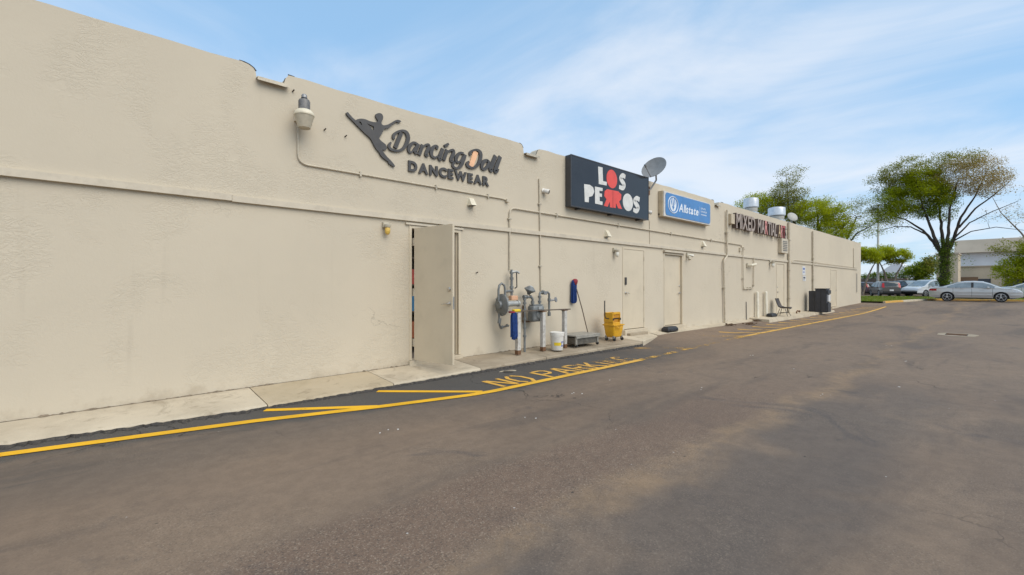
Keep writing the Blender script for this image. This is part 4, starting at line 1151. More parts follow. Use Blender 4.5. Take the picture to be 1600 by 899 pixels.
# white pail
t = thing('plastic_pail', 'white plastic pail with yellow and blue label beside the guard rail', 'bucket', (7.12, -0.56, 0.132))
bx, by, bz = 7.12, -0.56, sz(7.12) + 0.004
MB().lathe([(0.118, 0.0), (0.122, 0.006), (0.140, 0.285), (0.148, 0.287), (0.150, 0.302), (0.143, 0.305), (0.143, 0.318), (0.151, 0.320), (0.151, 0.348), (0.149, 0.352)], (bx, by, bz), n=32).build('body', 'white_plastic', t, smooth=35)
MB().lathe([(0.154, 0.345), (0.156, 0.362), (0.150, 0.372), (0.135, 0.372), (0.133, 0.366), (0.01, 0.366)], (bx, by, bz), n=32).build('lid', 'white_plastic', t, smooth=35)
def band(z0, z1, a0, a1, mat, name, ro):
    v, f = [], []
    n = 10
    for k in range(n + 1):
        a = rad(a0 + (a1 - a0) * k / n)
        for z in (z0, z1):
            r = 0.122 + (0.140 - 0.122) * (z - 0.006) / 0.279 + ro
            v.append((bx + r * math.cos(a), by + r * math.sin(a), bz + z))
    for k in range(n):
        f.append((2 * k, 2 * k + 2, 2 * k + 3, 2 * k + 1))
    MB().add(v, f).build(name, mat, t)
band(0.10, 0.165, 195, 262, 'label_yellow', 'yellow_label', 0.0015)
band(0.080, 0.185, 262, 296, 'label_blue', 'blue_label', 0.0015)
band(0.105, 0.160, 268, 289, 'paper_white', 'white_label', 0.0028)
MB().tube([(bx - 0.150, by - 0.02, bz + 0.30), (bx - 0.12, by - 0.11, bz + 0.24), (bx, by - 0.168, bz + 0.215), (bx + 0.12, by - 0.11, bz + 0.24), (bx + 0.150, by - 0.02, bz + 0.30)][0:2], 0.003, 6).build('handle', 'steel', t)

# low metal cart
t = thing('service_cart', 'low dirty metal cart with flat grey top beside the mop', 'cart', (8.05, -0.42, 0.14))
MB().box((8.06, -0.40, 0.385), (0.86, 0.50, 0.030), 0.006).b2(7.64, 8.48, -0.66, -0.645, 0.335, 0.372).build('top', 'cart_top', t)
MB().box((8.05, -0.40, 0.27), (0.76, 0.42, 0.15), 0.02).build('tray', 'cart_metal', t)
for x in (7.67, 8.42):
    for y in (-0.62, -0.18):
        lg = MB().b2(x - 0.018, x + 0.018, y - 0.018, y + 0.018, 0.185, 0.369).build('leg', 'cart_top' if y < -0.5 else 'cart_metal', t)
        MB().cyl((x - 0.014, y, 0.176), (x + 0.014, y, 0.176), 0.036, n=12).build('caster', 'rubber', lg)
MB().b2(7.69, 8.40, -0.63, -0.61, 0.20, 0.222).b2(7.69, 8.40, -0.19, -0.17, 0.20, 0.222).build_each('lower_rail', 'cart_metal', t)

# yellow mop bucket with wringer
t = thing('mop_bucket', 'yellow wheeled mop bucket with wringer and dark lever handle', 'mop bucket', (9.25, -0.45, 0.15))
def frustum(cx, cy, z0, z1, w0, d0, w1, d1, wall=0.0):
    return [(cx - w0, cy - d0, z0), (cx + w0, cy - d0, z0), (cx + w0, cy + d0, z0), (cx - w0, cy + d0, z0), (cx - w1, cy - d1, z1), (cx + w1, cy - d1, z1), (cx + w1, cy + d1, z1), (cx - w1, cy + d1, z1)]
Q6 = [(0, 3, 2, 1), (0, 1, 5, 4), (1, 2, 6, 5), (2, 3, 7, 6), (3, 0, 4, 7), (4, 5, 6, 7)]
b = bmesh.new()
vs = [b.verts.new(p) for p in frustum(9.30, -0.45, 0.235, 0.53, 0.165, 0.12, 0.215, 0.15)]
for q in Q6: b.faces.new([vs[i] for i in q])
bmesh.ops.bevel(b, geom=b.edges[:], offset=0.03, segments=3, profile=0.5, affect='EDGES')
MB().bm(b).build('tub', 'bucket_yellow', t, smooth=40)
m = MB()
for x0, x1, y0, y1 in ((9.075, 9.525, -0.615, -0.588), (9.075, 9.525, -0.312, -0.285), (9.075, 9.100, -0.5875, -0.3125), (9.500, 9.525, -0.5875, -0.3125)):
    m.b2(x0, x1, y0, y1, 0.515, 0.545, 0.006)
m.tube([(9.14, -0.62, 0.52), (9.20, -0.635, 0.47), (9.30, -0.635, 0.455), (9.36, -0.62, 0.50)], 0.010, 6)
m.build('rim', 'bucket_yellow', t)
MB().b2(9.09, 9.39, -0.58, -0.32, 0.50, 0.60, 0.01).build('wringer_base', 'bucket_yellow', t)
m = MB()
m.b2(9.08, 9.11, -0.58, -0.32, 0.60, 0.83, 0.008).b2(9.37, 9.40, -0.58, -0.32, 0.60, 0.83, 0.008).b2(9.1105, 9.3695, -0.35, -0.32, 0.60, 0.83, 0.006).b2(9.1105, 9.3695, -0.585, -0.558, 0.785, 0.845, 0.008)
m.build('wringer_frame', 'bucket_yellow', t)
m = MB()
m.b2(9.115, 9.365, -0.565, -0.54, 0.70, 0.775, 0.006).b2(9.115, 9.365, -0.545, -0.52, 0.60, 0.675, 0.006)
m.build_each('press_plate', 'wringer_orange', t)
MB().b2(9.115, 9.365, -0.555, -0.53, 0.676, 0.699).b2(9.08, 9.12, -0.592, -0.581, 0.65, 0.70).b2(9.36, 9.40, -0.592, -0.581, 0.65, 0.70).build_each('press_gap', 'rubber', t)
MB().tube([(9.08, -0.46, 0.69), (8.97, -0.46, 0.70), (8.93, -0.46, 0.76), (8.92, -0.46, 0.95), (8.925, -0.46, 1.12)], 0.015, 8).build('lever', 'dark_steel', t, smooth=50)
for x in (9.14, 9.46):
    for y in (-0.56, -0.34):
        c = MB().cyl((x - 0.016, y - 0.02, 0.192), (x + 0.016, y - 0.02, 0.192), 0.040, n=14).build('caster', 'rubber', t, smooth=40)
        MB().b2(x - 0.022, x + 0.022, y - 0.03, y + 0.02, 0.205, 0.27, 0.006).build('caster_fork', 'galvanised', c)

# bait boxes, white pipe posts, chair, black cabinet
def bait_box(x, y, z, w, label):
    t = thing('bait_station', label, 'box', (x, y, z))
    b = bmesh.new()
    vs = [b.verts.new(p) for p in frustum(x, y, z, z + 0.085, w / 2, 0.12, w / 2, 0.115)]
    for q in Q6: b.faces.new([vs[i] for i in q])
    bmesh.ops.bevel(b, geom=b.edges[:], offset=0.022, segments=3, profile=0.5, affect='EDGES')
    MB().bm(b).build('base', 'black_plastic', t, smooth=40)
    b = bmesh.new()
    vs = [b.verts.new(p) for p in frustum(x, y, z + 0.072, z + 0.145, w / 2 + 0.008, 0.126, w / 2 - 0.06, 0.075)]
    for q in Q6: b.faces.new([vs[i] for i in q])
    bmesh.ops.bevel(b, geom=b.edges[:], offset=0.018, segments=3, profile=0.5, affect='EDGES')
    MB().bm(b).build('lid', 'black_plastic', t, smooth=40)
    for s in (-1, 1):
        MB().cyl((x + s * w * 0.30, y - 0.1175, z + 0.035), (x + s * w * 0.30, y - 0.122, z + 0.035), 0.024, n=12).build('entry_hole', 'gap_dark', t)
bait_box(12.50, -0.20, 0.135, 0.60, 'black plastic bait box on the ground below the drip cap door')
bait_box(20.88, -0.28, 0.185, 0.62, 'black plastic bait box next to the white pipe posts')
for x, r, l in ((19.75, 0.06, 'white pipe post against the wall, left of the pair'), (20.73, 0.06, 'white pipe post against the wall, right of the pair')):
    t = thing('pipe_post', l, 'post', (x, -0.12, 0.12))
    MB().cyl((x, -0.12, 0.13), (x, -0.10, 1.20), r, n=14).lathe([(r, 0), (r * 0.8, 0.03), (r * 0.3, 0.045)], (x, -0.10, 1.20), n=14).build('pipe', 'pvc', t, smooth=40)
    MB().cyl((x, -0.12, 0.125), (x, -0.12, 0.155), r * 1.5, n=14).build('base_flange', 'rust', t)
M('fallen_leaf', (0.10, 0.055, 0.025), 0.8)

t = thing('chair', 'brown moulded shell chair on thin metal legs with its back to the far wall', 'chair', (21.75, -0.45, 0.20))
# shell swept from the top of the back (near the wall) to the front of the seat
prof = [(-0.16, 0.91), (-0.17, 0.86), (-0.22, 0.72), (-0.28, 0.58), (-0.36, 0.515), (-0.46, 0.50), (-0.58, 0.51), (-0.68, 0.505), (-0.72, 0.485)]
n, ns = len(prof), 9
v, f = [], []
for off in (0.0, -0.018):
    for i, (y, z) in enumerate(prof):
        wd = 0.20 + 0.03 * math.sin(i / (n - 1) * math.pi)
        for k in range(ns):
            s = -1 + 2 * k / (ns - 1)
            dish = 0.055 * s * s
            v.append((21.75 + s * wd, y - dish * (1 if i < 5 else 0.2) - (off * 0.8 if i < 5 else 0), z + dish * (0.2 if i < 4 else 0.8) + (off if i > 2 else 0) + 0.02))
for L0 in (0, n * ns):
    for i in range(n - 1):
        for k in range(ns - 1):
            q = (L0 + i * ns + k, L0 + i * ns + k + 1, L0 + (i + 1) * ns + k + 1, L0 + (i + 1) * ns + k)
            f.append(q[::-1] if L0 else q)
rim = [i * ns for i in range(n)] + [(n - 1) * ns + k for k in range(1, ns)] + [i * ns + ns - 1 for i in range(n - 2, -1, -1)] + [k for k in range(ns - 2, 0, -1)]
for a, b2_ in zip(rim, rim[1:] + rim[:1]):
    f.append((a, b2_, b2_ + n * ns, a + n * ns))
MB().add(v, f).build('shell', 'chair_shell', t, smooth=60)
for sx in (-1, 1):
    for ya, yb in ((-0.36, -0.26), (-0.56, -0.68)):
        MB().tube([(21.75 + sx * 0.12, ya, 0.50), (21.75 + sx * 0.20, yb, 0.195)], 0.012, 8).build('leg', 'dark_steel', t)
    MB().tube([(21.75 + sx * 0.17, -0.30, 0.33), (21.75 + sx * 0.17, -0.63, 0.33)], 0.008, 6).build('stretcher', 'dark_steel', t)

t = thing('metal_cabinet', 'tall black two-part metal cabinet standing by the far wall', 'cabinet', (26.8, -0.55, 0.19))
MB().b2(26.50, 27.05, -0.485, -0.19, 0.185, 1.22, 0.012).build('rear_unit', 'cabinet_black', t)
MB().b2(26.42, 27.0, -0.97, -0.49, 0.165, 1.30, 0.012).build('front_unit', 'cabinet_black', t)
MB().b2(26.40, 27.02, -0.98, -0.47, 1.302, 1.345, 0.006).build('top_board', 'cabinet_black', t)
MB().b2(26.55, 26.9, -1.03, -0.9705, 0.70, 1.02, 0.004).build('side_label', 'paper_white', t)
MB().b2(26.44, 26.98, -1.035, -0.9705, 0.18, 0.64, 0.008).b2(26.44, 26.98, -1.035, -0.9705, 1.08, 1.26, 0.008).build_each('side_box', 'cabinet_black', t)
MB().b2(26.412, 26.4195, -0.735, -0.725, 0.20, 1.26).build('door_gap', 'gap_dark', t)
t = thing('pipe_stub', 'short rusty elbow stub on the pavement right of the chair', 'pipe', (24.2, -0.3, 0.12))
MB().tube([(24.15, -0.30, 0.17), (24.15, -0.30, 0.26), (24.22, -0.32, 0.31), (24.28, -0.36, 0.29)], 0.03, 8).build('elbow', 'rust', t)
MB().cyl((24.28, -0.36, 0.29), (24.31, -0.39, 0.275), 0.05, n=8).build('cap', 'rust', t)
for x, y, l in ((16.3, -0.42, 'dark clump of debris at the foot of the drain pipe'), (17.6, -0.62, 'dark clump of debris right of the drain pipe'), (19.1, -0.30, 'dark low debris at the foot of the stub pipe')):
    r = random.Random(int(x * 10)); m = MB()
    for k in range(40):
        a, b_ = x + r.gauss(0, 0.16), y + r.gauss(0, 0.05)
        m.box((a, b_, gz(a, b_) + 0.03 + 0.02 * r.random()), (r.uniform(0.02, 0.06), r.uniform(0.02, 0.05), r.uniform(0.008, 0.03)), 0.0, Matrix.Rotation(r.uniform(0, 3), 4, 'Z') @ Matrix.Rotation(r.uniform(-0.6, 0.6), 4, 'X'))
    o = m.build('debris', 'fallen_leaf', base=(x, y, 0))
    tag(o, l, 'debris', kind='stuff')

# shelf and boxes just inside the open door
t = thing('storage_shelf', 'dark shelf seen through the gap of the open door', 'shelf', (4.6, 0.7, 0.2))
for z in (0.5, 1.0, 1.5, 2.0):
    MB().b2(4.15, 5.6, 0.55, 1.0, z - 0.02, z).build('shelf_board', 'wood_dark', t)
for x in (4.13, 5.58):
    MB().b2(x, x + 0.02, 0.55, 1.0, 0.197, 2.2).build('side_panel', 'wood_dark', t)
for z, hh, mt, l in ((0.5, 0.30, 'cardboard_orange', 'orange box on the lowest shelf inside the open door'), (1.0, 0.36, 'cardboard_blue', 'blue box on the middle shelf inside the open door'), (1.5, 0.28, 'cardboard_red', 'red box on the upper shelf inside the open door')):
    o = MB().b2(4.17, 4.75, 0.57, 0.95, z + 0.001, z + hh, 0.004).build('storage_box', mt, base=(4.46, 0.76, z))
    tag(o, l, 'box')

# ------------------------------------------------------------------ on the roof
t = thing('satellite_dish', 'grey satellite dish on a bent mast above the right end of the black sign', 'satellite dish', (11.62, 0.0, 4.1))
c0 = Vector((11.50, -0.25, 4.78)); n0 = Vector((-0.93, -0.02, 0.45)).normalized()
ux = n0.cross(Vector((0, 0, 1))).normalized(); uz = ux.cross(n0).normalized()
v, f = [], []
K, J = 28, 6
for sgn, off in ((0, 0.0), (1, -0.012)):
    for j in range(J + 1):
        rr = j / J
        for k in range(K):
            a = 2 * math.pi * k / K
            p = c0 + ux * (0.37 * rr * math.cos(a)) + uz * (0.33 * rr * math.sin(a)) - n0 * (0.07 * (1 - rr * rr)) + n0 * off
            v.append(tuple(p))
for L0 in (0, (J + 1) * K):
    for j in range(J):
        for k in range(K):
            q = (L0 + j * K + k, L0 + j * K + (k + 1) % K, L0 + (j + 1) * K + (k + 1) % K, L0 + (j + 1) * K + k)
            f.append(q if L0 == 0 else q[::-1])
for k in range(K):
    a, b_ = J * K + k, J * K + (k + 1) % K
    f.append((a, b_, b_ + (J + 1) * K, a + (J + 1) * K))
MB().add(v, f).build('reflector', 'dish_grey', t, smooth=40)
bk = c0 - n0 * 0.09
MB().tube([(11.62, -0.03, 4.18), (11.68, -0.08, 4.26), (11.80, -0.16, 4.48), tuple(bk + Vector((0.10, 0.03, -0.12))), tuple(bk)], 0.024, 8).build('mast', 'galvanised', t, smooth=60)
MB().b2(11.55, 11.69, -0.03, -0.002, 4.06, 4.30, 0.006).build('foot', 'rust', t)
ft = c0 - uz * 0.34
MB().tube([tuple(ft), tuple(c0 - uz * 0.25 + n0 * 0.36)], 0.012, 6).tube([tuple(c0 - uz * 0.25 + n0 * 0.34), tuple(c0 - uz * 0.22 + n0 * 0.42)], 0.03, 8).build('feed_arm', 'galvanised', t)

def roof_fan(x, y, r, z, label):
    t = thing('roof_fan', label, 'roof fan', (x, y, 3.95))
    MB().b2(x - r * 0.8, x + r * 0.8, y - r * 0.8, y + r * 0.8, 3.951, z - 0.1).build('curb', 'fan_metal', t)
    MB().lathe([(r * 0.78, z - 0.10), (r * 0.86, z + 0.06), (r * 0.84, z + 0.10), (r * 0.80, z + 0.12)], (x, y, 0), n=26).build('lower_shroud', 'dish_pale', t, smooth=35)
    MB().lathe([(r * 0.90, z + 0.14), (r, z + 0.17), (r * 0.99, z + 0.52), (r * 0.94, z + 0.60), (r * 0.60, z + 0.64), (r * 0.2, z + 0.66)], (x, y, 0), n=26).build('hood', 'fan_metal', t, smooth=35)
roof_fan(25.0, 2.0, 0.36, 5.36, 'white round exhaust fan on the roof, left of two')
roof_fan(28.9, 2.0, 0.45, 5.34, 'white round exhaust fan on the roof, right of two')
t = thing('roof_hood', 'pale tilted oval vent hood on the roof beside the right fan', 'vent', (29.6, 1.4, 3.95))
MB().lathe([(0.08, -0.07), (0.26, -0.02), (0.29, 0.02), (0.23, 0.06), (0.10, 0.09)], (29.6, 1.4, 5.44), (-0.55, -0.65, 0.45), 22).build('disc', 'dish_pale', t, smooth=40)
MB().tube([(29.62, 1.45, 3.95), (29.62, 1.45, 5.4)], 0.05, 8).build('mast', 'galvanised', t)

# drain covers and litter on the asphalt
t = thing('drain_grate', 'worn metal drain cover set in the far asphalt', 'drain', (19.2, -5.9, 0.0))
zz = gz(19.2, -5.9)
MB().slab([(18.6, -6.3), (19.3, -6.38), (19.72, -6.2), (19.7, -5.6), (19.4, -5.48), (18.75, -5.5), (18.56, -5.8)], zz - 0.02, zz + 0.008).build('frame', 'concrete_stained', t)
for k in range(6):
    MB().b2(18.86 + k * 0.11, 18.91 + k * 0.11, -6.12, -5.68, zz + 0.0085, zz + 0.014).build('bar', 'rust', t)
MB().b2(18.82, 19.52, -6.14, -5.66, zz + 0.0081, zz + 0.0084).build('opening', 'gap_dark', t)
t = thing('valve_cover', 'small broken valve cover in the dark strip beside the pavement', 'drain', (5.3, -1.12, 0.0))
MB().slab([(5.22 + 0.09 * math.cos(a * 0.5236), -1.14 + 0.09 * math.sin(a * 0.5236)) for a in range(12)], 0.001, 0.010).build('lid', 'dark_steel', t)
MB().slab([(5.10, -1.05), (5.17, -1.02), (5.36, -1.05), (5.42, -1.13), (5.36, -1.16), (5.33, -1.09), (5.2, -1.045)], 0.001, 0.008).build('ring', 'concrete', t)
rl = random.Random(21)
M('litter', (0.62, 0.60, 0.56), 0.7)
spots = [(9.1, -4.4), (3.6, -3.3), (8.6, -5.8), (11.6, -5.6), (6.4, -4.0), (4.9, -2.9), (14.4, -5.0), (7.2, -5.2), (5.9, -2.7), (2.2, -2.6), (10.2, -3.3)]
m = MB()
for x, y in spots:
    for k in range(rl.randint(1, 3)):
        a, b_ = x + rl.gauss(0, 0.05), y + rl.gauss(0, 0.05)
        s = rl.uniform(0.010, 0.024)
        m.box((a, b_, gz(a, b_) + 0.004), (s, s * rl.uniform(0.4, 0.9), 0.006), 0.0, Matrix.Rotation(rl.uniform(0, 3), 4, 'Z'))
tag(m.build('litter', 'litter', base=(6, -4, 0)), 'tiny pale scraps of litter scattered over the asphalt', 'litter', kind='stuff')

# ------------------------------------------------------------------ grass island with painted kerb
isl = [(40.3, -1.15), (42.5, -1.85), (44.5, -2.45), (46.2, -2.8), (47.5, -3.6), (47.9, -6.0), (48.0, -18.0), (55.5, -18.0), (55.5, 9.0), (40.3, 9.0)]
def iz(x, y): return gz(x, y) + 0.11
m = MB()
v = [(x, y, iz(x, y)) for x, y in isl]
m.add(v, [tuple(range(len(v)))])
o = m.build('grass_island', 'grass_soil'); tag(o, kind='structure')
kb = thing('kerb', None, None, (0, 0, 0)); tag(kb, kind='structure')
pts = [Vector((a, b)) for a, b in isl[:7]]
for i in range(len(pts) - 1):
    a, b = pts[i], pts[i + 1]
    k = max(1, int((b - a).length / 1.8))
    for j in range(k):
        p, q = a.lerp(b, j / k), a.lerp(b, (j + 1) / k)
        d = (q - p).normalized(); nn = Vector((d.y, -d.x)) * 0.15
        if nn.x > 0: nn = -nn
        p, q = p + d * 0.006, q - d * 0.006
        zz = [(c.x, c.y, gz(c.x, c.y)) for c in (p, q, q + nn, p + nn)]
        mm = MB().add([(x, y, z - 0.1) for x, y, z in zz] + [(x, y, z + (0.135 if s < 2 else 0.118)) for s, (x, y, z) in enumerate(zz)], [(0, 1, 2, 3), (4, 7, 6, 5), (0, 4, 5, 1), (1, 5, 6, 2), (2, 6, 7, 3), (3, 7, 4, 0)])
        pc = mm.build('kerb_stone', 'concrete', kb)
        if i >= 3 or i == 0:
            s = nn.normalized() * 0.003
            MB().add([(x + s.x, y + s.y, z + (0.01 if t_ < 2 else 0.121 if t_ in (2, 3) else 0.138)) for t_, (x, y, z) in enumerate([zz[2], zz[3], zz[3], zz[2], zz[0], zz[1]])], [(0, 1, 2, 3), (3, 2, 4, 5)]).build('paint_coat', 'kerb_paint', pc)
rg = random.Random(4)
m = MB()
for k in range(26000):
    x = 40.4 + (rg.random() ** 1.6) * 15; y = rg.uniform(-12, 6.5)
    if y < -1.1 - (x - 40.3) * 0.28 and x < 47.9: continue
    if x < 47.6 and y < -3.6: continue
    z = iz(x, y) - 0.01
    hh = rg.uniform(0.05, 0.13); a = rg.uniform(0, math.pi); w = rg.uniform(0.010, 0.02)
    dx, dy = math.cos(a) * w, math.sin(a) * w
    m.add([(x - dx, y - dy, z), (x + dx, y + dy, z), (x + rg.uniform(-0.05, 0.05), y + rg.uniform(-0.05, 0.05), z + hh)], [(0, 1, 2)])
def leaf_material(name, c1, c2, c3, trans=0.35):
    mt, nt = newmat(name)
    gi = nt.n('ShaderNodeNewGeometry')
    r = gi.outputs['Random Per Island']
    c = nt.mix(nt.step(r, 0.0, 0.6), c1, c2)
    c = nt.mix(nt.step(r, 0.75, 1.0), c, c3)
    d = nt.n('ShaderNodeBsdfPrincipled', {'Roughness': 0.6, 'Specular IOR Level': 0.3})
    nt.put(d.inputs['Base Color'], c)
    tr = nt.n('ShaderNodeBsdfTranslucent'); nt.put(tr.inputs[0], nt.mix(1.0, c, (1.25, 1.2, 0.7), 'MULTIPLY'))
    mx = nt.n('ShaderNodeMixShader', {0: trans})
    nt.t.links.new(d.outputs[0], mx.inputs[1]); nt.t.links.new(tr.outputs[0], mx.inputs[2])
    o = nt.n('ShaderNodeOutputMaterial'); nt.t.links.new(mx.outputs[0], o.inputs[0])
leaf_material('grass_blades', (0.15, 0.22, 0.02), (0.20, 0.26, 0.03), (0.30, 0.26, 0.06))
tag(m.build('grass', 'grass_blades', base=(48, 0, 0.4)), 'short green grass on the island at the far end of the lot', 'grass', kind='stuff')
leaf_material('leaf_green', (0.15, 0.215, 0.012), (0.22, 0.29, 0.016), (0.29, 0.34, 0.03), 0.5)
leaf_material('leaf_deep', (0.085, 0.135, 0.014), (0.14, 0.205, 0.020), (0.20, 0.25, 0.03), 0.45)
leaf_material('leaf_olive', (0.19, 0.215, 0.035), (0.26, 0.27, 0.05), (0.33, 0.28, 0.09), 0.45)
leaf_material('leaf_lime', (0.30, 0.355, 0.010), (0.37, 0.42, 0.014), (0.44, 0.45, 0.03), 0.58)
leaf_material('leaf_dry', (0.32, 0.235, 0.10), (0.40, 0.305, 0.13), (0.40, 0.36, 0.12), 0.45)
M('bark', (0.055, 0.041, 0.032), 0.9, var=0.35, scale=7, bump=0.9, bscale=20)
M('bark_pale', (0.22, 0.18, 0.14), 0.9, var=0.3, scale=7, bump=0.6, bscale=20)

def leaf_cloud(name, mat, parent, pts, size, seed, flat=0.6):
    """many separate leaf blades (a folded pair of triangles each) around the given points: (point, spread, count)"""
    r = random.Random(seed)
    v, f = [], []
    for p, sp, cnt in pts:
        for _ in range(cnt):
            g3 = [max(-1.5, min(1.5, r.gauss(0, 1))) * sp for _k in range(3)]
            c = Vector((p[0] + g3[0], p[1] + g3[1], p[2] + g3[2] * flat))
            d = Vector((r.gauss(0, 1), r.gauss(0, 1), r.gauss(-0.15, 0.6))).normalized()
            s = d.cross(Vector((r.gauss(0, 0.5), r.gauss(0, 0.5), 1))).normalized()
            L = size * r.uniform(0.6, 1.4) * (0.85 if mat == 'leaf_dry' else 1.0); w = L * 0.34
            k = len(v)
            up = d.cross(s) * (w * 0.35)
            v += [tuple(c - d * L * 0.5), tuple(c + s * w + up), tuple(c + d * L * 0.5), tuple(c - s * w + up)]
            f += [(k, k + 1, k + 2), (k, k + 2, k + 3)]
    return MB().add(v, f).build(name, mat, parent)

def tree(name, label, base, trunk, limbs, blobs, seed, bark='bark', leaf=0.16, twig=0.016, extra_pts=None, group='trees'):
    """trunk and limbs are polylines [(x,y,z,r)] in local metres; blobs = (centre, radii, tips, leaf material, leaves per tip, spread).
    Twigs reach from the nearest wood to every tip, so the crown is carried by real branches."""
    r = random.Random(seed)
    t = thing(name, label, 'tree', (0, 0, 0), group)
    skel = []
    m = MB()
    def limb(poly):
        P = [Vector(p[:3]) for p in poly]; Rr = [p[3] for p in poly]
        Q, RR = [], []
        for i in range(len(P) - 1):
            for k in range(4):
                s = k / 4
                j = Vector((r.gauss(0, 1), r.gauss(0, 1), r.gauss(0, 0.5))) * (Rr[i] * 0.22)
                Q.append(P[i].lerp(P[i + 1], s) + (j if k else Vector((0, 0, 0)))); RR.append(Rr[i] * (1 - s) + Rr[i + 1] * s)
        Q.append(P[-1]); RR.append(Rr[-1])
        m.tube(Q, RR, 8)
        skel.extend(zip(Q, RR))
    for L in trunk: limb(L)
    m.build('trunk', bark, t, smooth=70)
    m = MB()
    for L in limbs: limb(L)
    tips = []
    for c, rd, cnt, mat, nl, sp in blobs:
        for _ in range(cnt):
            while True:
                q = Vector((r.uniform(-1, 1), r.uniform(-1, 1), r.uniform(-1, 1)))
                if 0.25 < q.length <= 1: break
            tips.append((Vector((c[0] + q.x * rd[0], c[1] + q.y * rd[1], c[2] + q.z * rd[2])), mat, nl, sp))
    root = Vector(limbs[0][0][:3]) if limbs else Vector(trunk[0][-1][:3])
    tips.sort(key=lambda a: (a[0] - root).length)
    clouds = {}
    for p, mat, nl, sp in tips:
        best, bd = None, 1e9
        for q, rr in skel:
            d = (q - p).length + (0.6 if q.z > p.z else 0.0) * (q.z - p.z)
            if d < bd: best, bd, br = q, d, rr
        a = best
        mid = a.lerp(p, 0.5) + Vector((r.gauss(0, 0.08), r.gauss(0, 0.08), 0.10 * (p - a).length))
        r0 = min(br * 0.7, twig * 2.2 + 0.006 * (p - a).length)
        m.tube([a, mid, p], [r0, r0 * 0.7, twig * 0.45], 4, False)
        skel.append((mid, r0 * 0.7)); skel.append((p, twig * 0.6))
        if nl:
            clouds.setdefault(mat, []).append((p, sp, nl))
            clouds[mat].append((mid.lerp(p, 0.5), sp * 0.8, nl // 3))
    m.build('branches', bark, t, smooth=70)
    for k, (mat, pts) in enumerate(clouds.items()):
        leaf_cloud('crown', mat, t, pts, leaf, seed + k)
    for mat, pts in (extra_pts or []):
        leaf_cloud('crown', mat, t, pts, leaf, seed + 77)
    t.location = base
    return t

